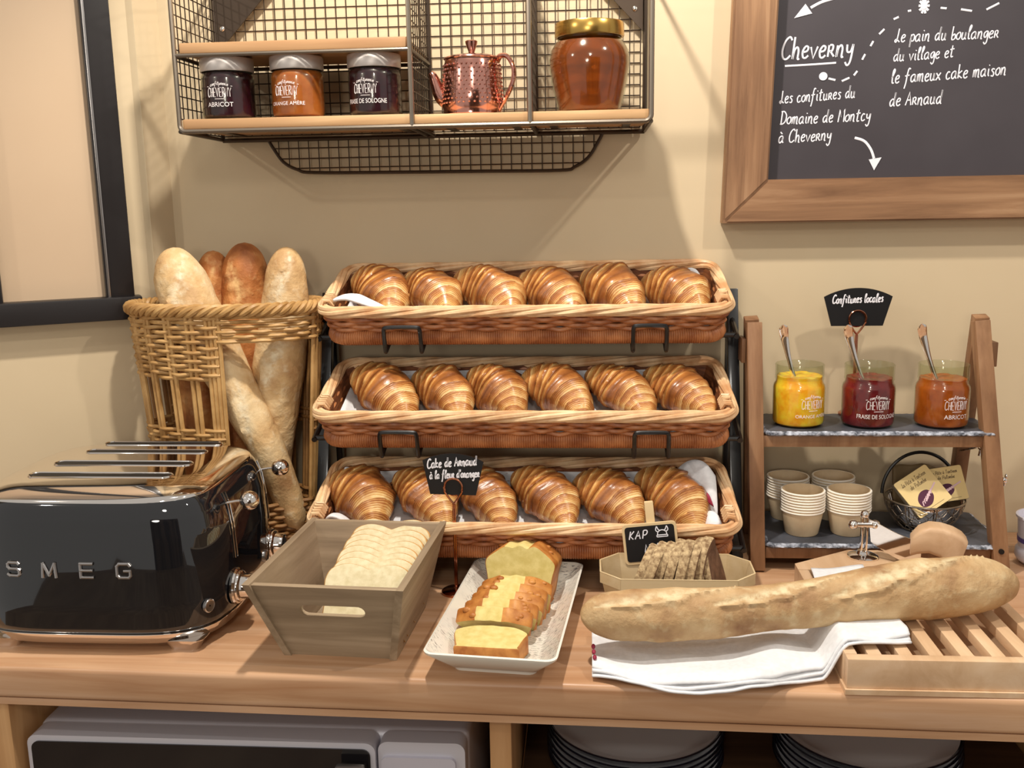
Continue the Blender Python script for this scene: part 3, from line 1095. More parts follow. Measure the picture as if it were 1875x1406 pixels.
def tray_proto():
    t = thing('wicker_tray', 'x', 'tray')
    H = 0.048

    TAP = 0.030

    def hx(z):
        return 0.300 + 0.012 * z / H

    def hy(z):
        return 0.084 + 0.012 * z / H
    mb = MB()
    for i, z in enumerate((-0.0325, -0.0265, -0.0205, -0.0145, -0.0085)):
        p, n_ = rr_path(hx(z), hy(z), 0.022, 420)
        weave(mb, p, n_, z, 54, PI * i, 0.0030, 0.0036, jit=0.0012, seed=i)
    p, n_ = rr_path(hx(-0.02), hy(-0.02), 0.022, 54)
    p2, _ = rr_path(hx(0), hy(0), 0.022, 54)
    p3, _ = rr_path(hx(-0.045), hy(-0.045), 0.022, 54)
    for i in range(54):
        mb.tube([(p3[i][0], p3[i][1], -0.046), (p[i][0], p[i][1], -0.02), (p2[i][0], p2[i][1], -0.002)], 0.0026, 5)
    mb.build('woven_side', 'wicker', t)
    mb = MB()
    p, n_ = rr_path(hx(0), hy(0), 0.024, 460)
    rope(mb, p, n_, 0.0, 5, 5, 0.0054, 0.0040)
    mb.build('rim', 'wickerrim', t, label='plaited wicker rim, top light painted into its paler colour')
    mb = MB()
    p, n_ = rr_path(hx(-0.048), hy(-0.048), 0.022, 1260)
    mb.tube([(a, b - 0.001, -0.0465) for a, b in p], [0.0125 if i % 3 < 2 else 0.0114 for i in range(1260)], 10, closed=True)
    mb.build('base_band', 'wicker', t)
    mb = MB()
    rings = []
    for z in (-0.002, -0.024, -0.046):
        p, n_ = rr_path(hx(z) - 0.0055, hy(z) - 0.0055, 0.02, 72)
        rings.append([(a, b, z) for a, b in p])
    mb.rings(rings, cap0=False, cap1=True)
    p, n_ = rr_path(hx(-0.048) - 0.003, hy(-0.048) - 0.003, 0.02, 72)
    mb.rings([[(a, b, -0.0465) for a, b in p], [(a, b, -0.052) for a, b in p]])
    mb.build('inner_weave', 'wickerin', t, fix=False)
    q = random.Random(3)
    for sx in (-1, 1):
        mb = MB()
        for k in range(5):
            mb.tube([(sx * 0.296, 0.012 + 0.0075 * k, -0.006), (sx * (0.300 - 0.001 * k), 0.011 + 0.0072 * k, 0.006), (sx * 0.296, 0.013 + 0.0065 * k, 0.013 + 0.004 * q.random()), (sx * 0.288, 0.016 + 0.0060 * k, 0.012), (sx * 0.284, 0.018 + 0.006 * k, 0.002)], 0.0028, 6)
        mb.build('corner_stakes', 'wickerrim', t)
    seen = set()
    for ch in t.children:
        if ch.data.name not in seen:
            seen.add(ch.data.name)
            for v_ in ch.data.vertices:
                v_.co.x *= 1.0 - TAP * v_.co.y / 0.168
                v_.co.y *= 0.965
    return t


tray = tray_proto()
for i, (nm, Y, Z) in enumerate(TRAYS):
    lab = '%s of the three brown wicker trays of croissants' % nm
    if i == 0:
        tray.location = (TC, Y, Z)
        tray.rotation_euler = (TILT, 0, 0)
        tag(tray, lab, 'tray', 'wicker croissant trays')
    else:
        dup(tray, (TC, Y, Z), (TILT, 0, 0), lab)


def liner(nm, Y, Z, hb, seed, label, extra=None):
    def f(u, v):
        x = (u - 0.5) * 0.556
        s = v * (0.138 + 0.048 + hb + 0.02) - 0.02
        if s < 0:
            y, z = 0.016 + 0.004 * s / 0.02, -0.0445 - s * 0.6
        elif s < 0.132:
            y, z = 0.016 + s, -0.0445
        else:
            y, z = 0.148 + (s - 0.132) * 0.2, -0.0445 + (s - 0.132)
        w = mnoise.noise(Vector((x * 26, s * 30, seed)))
        z += 0.0016 * (w + 0.6)
        y -= 0.0022 * (mnoise.noise(Vector((x * 34, s * 12, seed + 5))) + 0.7) if s > 0.132 else 0
        e = max(0, (abs(x) - 0.250) / 0.028)
        z += e * e * 0.016 if s < 0.12 else 0
        return (x, y, z)
    t = thing('tray_liner', label, 'tray liner', (TC, Y, Z), (TILT, 0, 0), 'white cloths lining the trays')
    mb = MB()
    mb.grid(f, 90, 40)
    o = mb.build('cloth', 'cloth', t, fix=False)
    sm = o.modifiers.new('thickness', 'SOLIDIFY')
    sm.thickness = 0.0008
    return t


def flap(par, pts, name='folded_corner', mat='cloth', thick=0.004, dz=None):
    """soft folded corner of cloth: loft between two polylines"""
    a = smooth_pts(pts[0], 6)
    b_ = smooth_pts(pts[1], 6)

    def f(u, v):
        i = min(int(u * (len(a) - 1)), len(a) - 1)
        p = a[i] * (1 - v) + b_[i] * v
        return (p[0], p[1], p[2] + 0.0025 * math.sin(v * PI) * (1 + 0.6 * math.sin(u * 9)))
    mb = MB()
    mb.grid(f, len(a), 10)
    o = mb.build(name, mat, par, fix=False)
    s_ = o.modifiers.new('thickness', 'SOLIDIFY')
    s_.thickness = thick
    s_.offset = 0
    return o


l1 = liner('top', 1.418, 0.386, -0.036, 1, 'white cloth under the croissants of the top tray, corner folded at its left end')
flap(l1, [[(-0.282, 0.018, 0.011), (-0.262, 0.016, 0.0135), (-0.24, 0.013, 0.008), (-0.212, 0.012, -0.004)],
          [(-0.272, 0.050, 0.000), (-0.252, 0.048, 0.006), (-0.232, 0.042, 0.000), (-0.205, 0.036, -0.012)]])
flap(l1, [[(0.235, 0.13, -0.03), (0.245, 0.125, 0.006), (0.257, 0.118, 0.012), (0.266, 0.11, 0.002)],
          [(0.245, 0.10, -0.03), (0.255, 0.10, -0.012), (0.262, 0.095, -0.01), (0.268, 0.09, -0.02)]])
liner('middle', 1.360, 0.242, -0.021, 2, 'white cloth behind the croissants of the middle tray')
l3 = liner('bottom', 1.300, 0.096, -0.021, 3, 'white cloth in the bottom tray, bunched up with a red print at its right end')
flap(l3, [[(0.215, 0.135, -0.01), (0.240, 0.130, 0.024), (0.262, 0.122, 0.030), (0.279, 0.11, 0.012)],
          [(0.235, 0.085, -0.035), (0.255, 0.08, -0.022), (0.270, 0.07, -0.018), (0.280, 0.055, -0.03)]])
flap(l3, [[(0.262, 0.06, -0.02), (0.268, 0.05, -0.006), (0.275, 0.04, -0.004), (0.280, 0.028, -0.012)],
          [(0.255, 0.03, -0.03), (0.262, 0.024, -0.016), (0.270, 0.018, -0.01), (0.277, 0.014, -0.018)]])
flap(l3, [[(0.236, 0.098, -0.0265), (0.248, 0.094, -0.0120), (0.258, 0.088, -0.0010), (0.266, 0.084, 0.0020)],
          [(0.238, 0.086, -0.0300), (0.252, 0.082, -0.0165), (0.264, 0.074, -0.0085), (0.274, 0.066, -0.0095)]], 'red_print', 'redprint', 0.0012)
flap(l3, [[(-0.284, 0.10, -0.02), (-0.278, 0.11, 0.012), (-0.268, 0.118, 0.020), (-0.252, 0.125, 0.004)],
          [(-0.276, 0.085, -0.03), (-0.270, 0.09, -0.005), (-0.258, 0.095, 0.0), (-0.245, 0.10, -0.015)]])
flap(l3, [[(-0.282, 0.02, -0.02), (-0.276, 0.018, 0.002), (-0.262, 0.016, 0.004), (-0.245, 0.014, -0.016)],
          [(-0.278, 0.05, -0.03), (-0.270, 0.045, -0.012), (-0.255, 0.04, -0.016), (-0.24, 0.035, -0.032)]])


def croissant_mesh(seed):
    q = random.Random(seed)
    NS, NR = 150, 44
    bend = math.radians(q.uniform(30, 52))
    Lh = q.uniform(0.068, 0.076)
    R = Lh / bend
    rmax = q.uniform(0.0345, 0.0385)
    squeeze = q.uniform(-0.36, -0.14)
    nb = q.choice([4.5, 5.0, 5.5])
    skew = q.uniform(-0.5, 0.5)
    lumps = q.uniform(0, 10)
    rings, attr = [], []
    for i in range(NS):
        s = -1 + 2 * i / (NS - 1)
        s = math.copysign(abs(s) ** 0.92, s)
        a = abs(s)
        th = s * bend
        c = Vector((R * math.sin(th), R * math.cos(th) - R, 0))
        tx = Vector((math.cos(th), -math.sin(th), 0))
        ny = Vector((math.sin(th), math.cos(th), 0))
        env = (max(0.0, 1 - a ** 1.25)) ** 0.74 * 0.80 + 0.20 * math.sqrt(max(0.0, 1 - a ** 8))
        env *= 1 + squeeze * s
        if i in (0, NS - 1):
            env = 0.01
        ring = []
        for k in range(NR):
            ph = 2 * PI * k / NR
            ca, sa = math.cos(ph), math.sin(ph)
            tw = a * nb + 0.10 * math.sin(ph + skew) + 0.05 * mnoise.noise(Vector((ca * 1.3, sa * 1.3, a * 4 + lumps)))
            fr = tw - math.floor(tw)
            wgt = min(1.0, a * 5)
            step = 0.16 * (1 - fr) ** 0.9 * wgt * (1 - 0.4 * a)
            fine = 0.013 * math.sin(tw * 44 + 3 * mnoise.noise(Vector((ca * 2, sa * 2, a * 9 + lumps)))) * wgt
            lump = 0.15 * mnoise.noise(Vector((ca * 1.2 + lumps, sa * 1.2, s * 2.2)))
            r = rmax * env * (1.0 + step + fine + lump)
            zz = sa * r * (0.94 if sa > 0 else 0.80)
            p = c + ny * (ca * r) + Vector((0, 0, zz))
            ring.append(tuple(p))
            g = fr ** 0.8
            val = 1.0 - g if wgt > 0.5 else 0.75
            val = 0.20 + 0.70 * (1 - abs(2 * fr - 0.75)) * 1.0 if False else 0.92 * (1 - fr) ** 0.7
            val = val * (0.45 + 0.55 * max(0.0, 1 - a * 0.8)) + 0.26 * math.sin(tw * 38 + 2 * mnoise.noise(Vector((ca * 3, sa * 3, a * 12)))) * wgt
            val += 0.30 * (1 - 1 / (1 + math.exp(-(s - 0.10) * 7))) - 0.12  # browner back, paler tip: some real browning, mostly shading put into the colour
            if wgt < 1:
                val = max(val, 0.8 * (1 - wgt) + val * wgt)
            attr.append(min(1, max(0.001, val)))
        rings.append(ring)
    mb = MB()
    mb.rings(rings, attr=attr)
    return mb


CX = {'top': [-0.212, -0.134, -0.041, 0.052, 0.145, 0.240], 'middle': [-0.202, -0.111, -0.030, 0.062, 0.155, 0.243], 'bottom': [-0.232, -0.136, -0.046, 0.046, 0.138, 0.230]}
NUM = ['leftmost', 'second', 'third', 'fourth', 'fifth', 'rightmost']
q = random.Random(21)
for nm, Y, Z in TRAYS:
    for k, x in enumerate(CX[nm]):
        mbc = croissant_mesh(100 + k + 10 * len(nm) + ord(nm[0]))
        yw = math.radians(q.uniform(-56, -44))
        M = tray_M(Y, Z) @ Matrix.Translation((x - 0.004, 0.084 + q.uniform(-0.003, 0.003), -0.0445 + 0.0325)) @ Matrix.Rotation(yw, 4, 'Z') @ Matrix.Rotation(math.radians(q.uniform(5, 12)), 4, 'Y') @ Matrix.Rotation(math.radians(q.uniform(-16, 16)), 4, 'X')
        lab = 'glazed golden croissant, %s%s in the %s wicker tray' % (NUM[k], '' if k in (0, 5) else ' from the left', nm)
        o = mbc.build('croissant', 'croissant', None, smooth=70)
        o.matrix_world = M @ Matrix.Diagonal((q.uniform(0.96, 1.08), q.uniform(0.95, 1.08), q.uniform(0.96, 1.10), 1))
        tag(o, lab, 'croissant', 'croissants in the wicker trays')

# rack
rk = thing('display_rack', 'black metal three-tier rack holding the wicker croissant trays', 'rack', (TC, 1.48, 0.0))
PXL, PXR = -0.4135, 0.2185


def post_y(z):
    return 1.412 + 0.125 * z / 0.405


for x in (PXL, PXR):
    mb = MB()
    ang = -math.atan2(0.125, 0.405)
    zc = 0.203
    mb.box((x, post_y(zc), zc), (0.017, 0.016, 0.418), 0.0015, rot=(ang, 0, 0))
    bw(mb, 'post', 'blackmetal', rk)
    mb = MB()
    mb.box((x, 1.556, 0.197), (0.010, 0.014, 0.392), 0.0015)
    mb.box((x, 1.547, 0.394), (0.010, 0.03, 0.012), 0.0015)
    bw(mb, 'rear_post', 'blackmetal', rk)
mb = MB()
mb.tube([(PXL, 1.425, 0.012), (TC, 1.425, 0.012), (PXR, 1.425, 0.012)], 0.005, 8)
bw(mb, 'foot_bar', 'blackmetal', rk)
for nm, Y, Z in TRAYS:
    M = tray_M(Y, Z)
    for y in (0.034, 0.138):
        mb = MB()
        pts = [M @ Vector((PXL - TC, y, -0.0585)), M @ Vector((0, y, -0.0585)), M @ Vector((PXR - TC, y, -0.0585))]
        mb.tube(pts, 0.0042, 8)
        bw(mb, 'cross_bar', 'blackmetal', rk)
    for x in (PXL - TC + 0.001, PXR - TC - 0.001):
        mb = MB()
        mb.tube([M @ Vector((x, 0.028, -0.0585)), M @ Vector((x, 0.09, -0.0585)), M @ Vector((x, 0.152, -0.0585))], 0.0042, 8)
        bw(mb, 'side_arm', 'blackmetal', rk)
    for xa, xb in ((-0.2045, -0.1505), (0.1605, 0.2085)) if nm != 'bottom' else ():
        mb = MB()
        pts = [(xa, 0.034, -0.0605), (xa, 0.0, -0.0605), (xa, -0.012, -0.0600), (xa, -0.0135, -0.054), (xa, -0.0125, -0.030), (xa + 0.001, -0.0120, -0.022), (xa + 0.005, -0.0120, -0.0195),
               ((xa + xb) / 2, -0.0120, -0.0190), (xb - 0.005, -0.0120, -0.0195), (xb - 0.001, -0.0120, -0.022), (xb, -0.0125, -0.030), (xb, -0.0135, -0.054), (xb, -0.012, -0.0600), (xb, 0.0, -0.0605), (xb, 0.034, -0.0605)]
        mb.tube([M @ Vector(tuple(p)) for p in smooth_pts(pts, 4)], 0.0032, 8)
        bw(mb, 'hook', 'blackmetal', rk)

# ================================================================== bread basket with baguettes
BX, BY = -0.560, 1.475
bk = thing('bread_basket', 'tall pale willow basket with open front, holding standing baguettes', 'basket', (BX, BY, 0.0))


def ell(h, phs):
    k = h / 0.39
    rx, ry = 0.118 + 0.030 * k, 0.064 + 0.015 * k
    p = np.array([(rx * math.cos(a), ry * math.sin(a)) for a in phs])
    n_ = np.array([(math.cos(a) / rx, math.sin(a) / ry) for a in phs])
    n_ /= np.linalg.norm(n_, axis=1)[:, None]
    return p, n_


def angs(a0, a1, n, closed=False):
    return np.linspace(math.radians(a0), math.radians(a1), n, endpoint=not closed)


mb = MB()
for i, h in enumerate(np.arange(0.346, 0.387, 0.0072)):
    p, n_ = ell(h, angs(0, 360, 320, True))
    weave(mb, p, n_, h, 34, PI * i, 0.0030, 0.0032, jit=0.001, seed=i)
for i, h in enumerate(np.arange(0.292, 0.344, 0.0068)):
    p, n_ = ell(h, angs(150, 275, 130))
    zz = [h - 0.008 * max(0, (t - 0.6)) for t in np.linspace(0, 1, 130)]
    weave(mb, p, n_, zz, 12, PI * i, 0.0030, 0.0032, closed=False, jit=0.0014, seed=i)
bw(mb.xform(Matrix.Translation((BX, BY, 0))), 'woven_band', 'willow', bk)
mb = MB()
p, n_ = ell(0.392, angs(0, 360, 400, True))
rope(mb, p, n_, 0.392, 15, 4, 0.0062, 0.0045)
bw(mb.xform(Matrix.Translation((BX, BY, 0))), 'rim', 'willow', bk)


def stake(mb, a, r=0.0042, h0=0.0, h1=0.39):
    pts = []
    for h in np.linspace(h0, h1, 6):
        p, _ = ell(h, [math.radians(a)])
        pts.append((p[0][0], p[0][1], h))
    mb.tube(pts, r, 7)


mb = MB()
for a in (188, 206, 224, 242, 257):
    stake(mb, a, 0.0036)
    stake(mb, a + 3.4, 0.0036)
for a in (269, 271.5, 274, 276.5):
    stake(mb, a, 0.0034)
for a in (-14, -8, -2, 4):
    stake(mb, a, 0.0034)
bw(mb.xform(Matrix.Translation((BX, BY, 0))), 'stakes', 'willow', bk)
mb = MB()
for a in range(22, 182, 16):
    stake(mb, a, 0.0034)
    stake(mb, a + 3.6, 0.0034)
for i, h in enumerate(np.arange(0.200, 0.229, 0.0066)):
    p, n_ = ell(h, angs(-12, 150, 120))
    weave(mb, p, n_, h, 14, PI * i, 0.0030, 0.0031, closed=False)
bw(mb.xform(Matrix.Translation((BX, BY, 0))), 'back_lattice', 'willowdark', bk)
mb = MB()
for i, h in enumerate(np.arange(0.190, 0.214, 0.0066)):
    p, n_ = ell(h, angs(150, 276, 110))
    weave(mb, p, n_, h, 12, PI * i, 0.0030, 0.0031, closed=False)
bw(mb.xform(Matrix.Translation((BX, BY, 0))), 'middle_band', 'willow', bk)
mb = MB()
for i, h in enumerate(np.arange(0.006, 0.094, 0.0068)):
    p, n_ = ell(h, angs(0, 360, 280, True))
    weave(mb, p, n_, h, 34, PI * i, 0.0030, 0.0034, seed=i)
p, n_ = ell(0.01, angs(0, 360, 48, True))
mb.rings([[(a, b_, 0.004) for a, b_ in p], [(a, b_, 0.012) for a, b_ in p]])
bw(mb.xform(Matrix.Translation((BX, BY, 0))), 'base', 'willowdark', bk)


def bread(ctrl, rad, seed, up=(0, -1, 0.3), slashes=(), N=110, NR=36, rough=0.06, squash=1.0, endp=0.05):
    P = np.array(smooth_pts(ctrl, 12))
    d = np.r_[0, np.cumsum(np.linalg.norm(np.diff(P, axis=0), axis=1))]
    L_ = d[-1]
    s = (1 - np.cos(np.linspace(0, PI, N))) / 2 * 0.5 + np.linspace(0, 1, N) * 0.5
    P = np.stack([np.interp(s * L_, d, P[:, k]) for k in range(3)], 1)
    rr = np.interp(s, np.linspace(0, 1, len(rad)), rad)
    T = np.gradient(P, axis=0)
    T /= np.linalg.norm(T, axis=1)[:, None]
    U = np.array(up, float)
    rings, attr = [], []
    for i in range(N):
        e = min(s[i], 1 - s[i]) * L_
        cap = math.sqrt(max(0.0, 1 - (1 - min(1, e / (rr[i] * 1.5))) ** 2))
        r0 = rr[i] * max(cap, 0.02)
        u = U - T[i] * U.dot(T[i])
        u /= np.linalg.norm(u)
        v = np.cross(T[i], u)
        ring = []
        for k in range(NR):
            a = 2 * PI * k / NR
            nz = mnoise.noise(Vector((P[i][0] * 24 + seed, P[i][1] * 24 + math.cos(a), P[i][2] * 24 + math.sin(a)))) * rough
            nz += mnoise.noise(Vector((P[i][0] * 90 + seed, P[i][1] * 90 + 3 * math.cos(a), P[i][2] * 90 + 3 * math.sin(a)))) * rough * 0.3
            at = 0.001
            for (s0, s1, a0, a1) in slashes:
                if s0 < s[i] < s1:
                    t = (s[i] - s0) / (s1 - s0)
                    ac = a0 + (a1 - a0) * t
                    dd = ((a - ac + PI) % (2 * PI) - PI) / (0.34 * math.sin(PI * t) + 0.02)
                    dd += 0.45 * mnoise.noise(Vector((P[i][0] * 55 + seed, P[i][1] * 55, P[i][2] * 55 + 3 * a)))
                    if abs(dd) < 1.5:
                        w = math.exp(-dd * dd * 1.8)
                        at = max(at, 0.85 * w)
                        nz += 0.13 * math.exp(-((dd - 1.0) / 0.24) ** 2) - 0.06 * w
            r = r0 * (1 + nz)
            ring.append(tuple(P[i] + u * (math.cos(a) * r * squash) + v * (math.sin(a) * r)))
            attr.append(at)
        rings.append(ring)
    return MB().rings(rings, attr=attr)


def baguette(label, ctrl, rad, mat, seed, slashes, group=None, **kw):
    mb = bread(ctrl, rad, seed, slashes=slashes, **kw)
    o = Vector(ctrl[-1])
    mb.xform(Matrix.Translation(-o))
    ob = mb.build('baguette', mat, None, loc=o, smooth=70)
    return tag(ob, label, 'bread', group)


GB = 'baguettes standing in the willow basket'
baguette('pale floury baguette leaning across the front of the willow basket', [(-0.634, 1.470, 0.482), (-0.626, 1.464, 0.44), (-0.598, 1.456, 0.37), (-0.540, 1.446, 0.262), (-0.486, 1.444, 0.14), (-0.458, 1.445, 0.040)],
         [0.036, 0.042, 0.040, 0.032, 0.028, 0.024, 0.021], 'crust_pale', 1, [(0.03, 0.30, -0.9, 0.9), (0.45, 0.7, -0.5, 0.6)], GB, rough=0.07)
baguette('browned baguette half hidden behind the leaning floury one', [(-0.590, 1.518, 0.474), (-0.596, 1.516, 0.40), (-0.620, 1.497, 0.26), (-0.636, 1.49, 0.03)],
         [0.026, 0.031, 0.032, 0.031, 0.026], 'crust_brown', 2, [(0.05, 0.3, -0.4, 0.4)], GB)
baguette('tall browned baguette in the middle of the willow basket', [(-0.537, 1.514, 0.486), (-0.542, 1.514, 0.40), (-0.556, 1.510, 0.22), (-0.560, 1.507, 0.02)],
         [0.034, 0.038, 0.036, 0.034, 0.026], 'crust_brown', 3, [(0.04, 0.28, 0.5, -0.5), (0.3, 0.5, 0.5, -0.5)], GB)
baguette('golden pointed baguette at the right of the willow basket', [(-0.462, 1.485, 0.480), (-0.468, 1.485, 0.40), (-0.484, 1.485, 0.30), (-0.504, 1.487, 0.17), (-0.512, 1.487, 0.02)],
         [0.026, 0.037, 0.040, 0.036, 0.029, 0.022], 'crust_pale', 4, [(0.02, 0.22, -0.6, 0.4), (0.25, 0.5, -0.6, 0.4)], GB)

# ================================================================== toaster
TX, TY = -0.6255, 1.238
ts = thing('toaster', 'glossy black four-slot toaster with chrome top, lettered SMEG', 'toaster', (TX, TY, 0))
TL = [(0.026, 0.1610, 0.1440), (0.031, 0.1645, 0.1475), (0.06, 0.1665, 0.1500), (0.11, 0.1660, 0.1495), (0.15, 0.1635, 0.1475), (0.172, 0.1595, 0.1445), (0.184, 0.1550, 0.1405), (0.190, 0.1515, 0.1375), (0.193, 0.1485, 0.1350)]
EXP = 4.2


def sup(hx, hy, n=96, e=EXP):
    out = []
    for a in np.linspace(0, 2 * PI, n, endpoint=False):
        c, s_ = math.cos(a), math.sin(a)
        k = (abs(c) ** e + abs(s_) ** e) ** (-1 / e)
        out.append((hx * c * k, hy * s_ * k))
    return out


def tdim(z):
    zz = [t[0] for t in TL]
    return np.interp(z, zz, [t[1] for t in TL]), np.interp(z, zz, [t[2] for t in TL])


def tx_at(y, z):
    hx, hy = tdim(z)
    return hx * (1 - min(1, abs(y / hy)) ** EXP) ** (1 / EXP)


def ty_at(x, z):
    hx, hy = tdim(z)
    return -hy * (1 - min(1, abs(x / hx)) ** EXP) ** (1 / EXP)


zs_ = sorted(set([t[0] for t in TL] + list(np.linspace(0.03, 0.192, 28))))
mb = MB().rings([[(x, y, z) for x, y in sup(*tdim(z))] for z in zs_], cap1=False)
mb.build('body', 'blackgloss', ts, smooth=60)
mb = MB()
top = [(0.1915, 0.1495, 0.1358), (0.1945, 0.1490, 0.1352), (0.1962, 0.1470, 0.1330), (0.2000, 0.140, 0.1265), (0.2040, 0.127, 0.1140), (0.2056, 0.112, 0.100), (0.2062, 0.078, 0.070), (0.2064, 0.04, 0.036)]
mb.rings([[(x, y, z) for x, y in sup(a, b_)] for z, a, b_ in top])
tpl = mb.build('top_plate', 'chrome', ts, smooth=60, label='mirror chrome top plate')
mb = MB()
mb.rings([[(x, y, z) for x, y in sup(a, b_)] for z, a, b_ in ((0.0115, 0.1555, 0.1385), (0.013, 0.158, 0.141), (0.026, 0.1635, 0.1465), (0.0275, 0.162, 0.145))])
bs = mb.build('base', 'chrome', ts, smooth=60, label='chrome base band')
for sx in (-1, 1):
    for sy in (-1, 1):
        mb = MB()
        cx, cy = sx * 0.118, sy * 0.118
        mb.rings([[(cx + a * k, cy + b_ * k, z) for a, b_ in rounded(0.052, 0.034, 0.012, 5)] for z, k in ((0.0, 0.72), (0.003, 0.74), (0.010, 0.92), (0.015, 1.08))])
        mb.build('foot', 'chrome', ts, smooth=60)
for i, y in enumerate((-0.060, -0.004, 0.058, 0.105)):
    mb = MB()
    L0, w0 = (0.192, 0.024) if i < 2 else (0.176, 0.022)
    cx = -0.004 + 0.004 * i
    hz_ = (0.2074, 0.2076, 0.2074, 0.2068)[i]
    ol = [(cx + a, y + b_) for a, b_ in rounded(L0, w0, 0.0105, 6)]
    il = [(cx + a, y + b_) for a, b_ in rounded(L0 - 0.005, w0 - 0.005, 0.008, 6)]
    mb.rings([[(a, b_, 0.198) for a, b_ in ol], [(a, b_, hz_ - 0.001) for a, b_ in ol], [(a, b_, hz_) for a, b_ in [(cx + (p[0] - cx) * 0.99, y + (p[1] - y) * 0.9) for p in ol]], [(a, b_, hz_ - 0.001) for a, b_ in il], [(a, b_, hz_ - 0.0012) for a, b_ in il]], cap0=False, cap1=False)
    so = mb.build('slot_rim', 'chrome', tpl, smooth=50)
    mb = MB()
    mb.prism(il, hz_ - 0.0018, hz_ - 0.0011, axis=2)  # flat dark sheet just below the rim stands in for shade in the slot
    mb.build('slot_shade_sheet', 'dark', tpl, label='dark sheet painted for the shade inside the slot')
# letters, each its own chrome piece
LET = {'S': [[(5, 9), (1.5, 9), (0.3, 8), (0.3, 6.2), (1.5, 5), (7, 5), (8.4, 4), (8.4, 1.4), (7.2, 0.4), (1.4, 0.4), (0.2, 1.2)], [(5, 9), (7.4, 9), (8.2, 8.2)]],
       'M': [[(0, 0), (0.6, 9), (4.6, 1.2), (8.6, 9), (9.2, 0)]],
       'E': [[(8.2, 9), (0, 9), (0, 0), (8.4, 0)], [(0, 4.6), (8, 4.6)]],
       'G': [[(8.6, 7.8), (7.6, 9), (1.4, 9), (0, 7.6), (0, 1.4), (1.4, 0), (7.6, 0), (8.8, 1.2), (8.8, 4.4), (5, 4.4)]]}
for ch, x0 in (('S', -0.7125), ('M', -0.667), ('E', -0.6185), ('G', -0.5725)):
    mb = MB()
    for st in LET[ch]:
        pts = []
        for a, b_ in st:
            x = x0 - TX + a * 0.00185
            z = 0.1035 + b_ * 0.0019
            pts.append(Vector((x, ty_at(x, z) - 0.0012, z)))
        for a, b_ in zip(pts[:-1], pts[1:]):
            d_ = (b_ - a).normalized() * 0.0011
            mb.tube([a - d_, (a + b_) / 2, b_ + d_], 0.0019, 8, flat=0.75, nrm=(0, -1, 0))
    mb.build('letter', 'steel', ts, label='raised metal letter %s' % ch)
# levers, dials, buttons on the right end
for i, y in enumerate((-0.055, 0.100)):
    mb = MB()
    z0, z1 = 0.096, 0.183
    pts0 = [Vector((tx_at(y + dy, z) + 0.0012, y + dy, z)) for dy, z in ((-0.0035, z0), (-0.0035, (z0 + z1) / 2), (-0.0035, z0 + (z1 - z0) * .8), (-0.0035, z1))]
    pts1 = [Vector((tx_at(y + dy, z) + 0.0012, y + dy, z)) for dy, z in ((0.0035, z1), (0.0035, z0 + (z1 - z0) * .8), (0.0035, (z0 + z1) / 2), (0.0035, z0))]
    ptsl = [tuple(p) for p in pts0] + [tuple(p) for p in pts1]
    mb.tube(ptsl, 0.0011, 6, closed=True)
    mb.build('lever_guide', 'chrome', ts)
    lv = MB()
    zl = 0.171
    x0 = tx_at(y, zl)
    lv.tube([(x0 - 0.004, y - 0.004, zl - 0.002), (x0 + 0.012, y, zl), (x0 + 0.026, y, zl + 0.001)], 0.0018, 8)
    lv = lv.build('lever', 'steel', ts)
    mb = MB()
    mb.sphere((x0 + 0.030, y, zl + 0.001), 0.0125, 14)
    mb.build('ball_knob', 'chrome', lv)
    zd = 0.058
    xd = tx_at(y - 0.006, zd)
    mb = MB()
    mb.lathe([(0.0235, 0.0), (0.0240, 0.003), (0.0225, 0.0055), (0.0205, 0.006), (0.0205, 0.008), (0.0195, 0.0095), (0.0165, 0.0105), (0.0155, 0.020), (0.0145, 0.0225), (0.0115, 0.0232), (0.0105, 0.0220), (0.001, 0.0220)], 40)
    mb.xform(Matrix.Translation((xd - 0.001, y - 0.006, zd)) @ Matrix.Rotation(PI / 2, 4, 'Y'))
    mb.build('dial', 'chrome', ts)
    yb = y - 0.062 if i == 0 else y - 0.046
    mb = MB()
    mb.lathe([(0.0088, 0.0), (0.0088, 0.003), (0.0075, 0.004), (0.0065, 0.0035), (0.001, 0.0035)], 28)
    mb.xform(Matrix.Translation((tx_at(yb, 0.055) - 0.0005, yb, 0.055)) @ Matrix.Rotation(-0.42 if i == 0 else 0.0, 4, 'Z') @ Matrix.Rotation(PI / 2, 4, 'Y'))
    mb.build('push_button', 'steel', ts)

# ================================================================== sandwich-bread crate
CR = thing('bread_crate', 'grey-brown flared wooden crate with a slot handle holding white sandwich bread', 'crate', (-0.300, 1.178, 0.0), (0, 0, math.radians(-3.5)))
# local: front at -y.  bottom half sizes / top half sizes
bx_, by_, tx_, ty_, HH, th = 0.071, 0.078, 0.0965, 0.130, 0.112, 0.009
bb_, tb_ = 0.070, 0.106


def plate4(q4, n, thick):
    """solid panel from a quad and an inward thickness vector"""
    a = [Vector(p) for p in q4]
    b_ = [p + Vector(n) * thick for p in a]
    return a + b_, [(0, 1, 2, 3), (7, 6, 5, 4), (0, 4, 5, 1), (1, 5, 6, 2), (2, 6, 7, 3), (3, 7, 4, 0)]


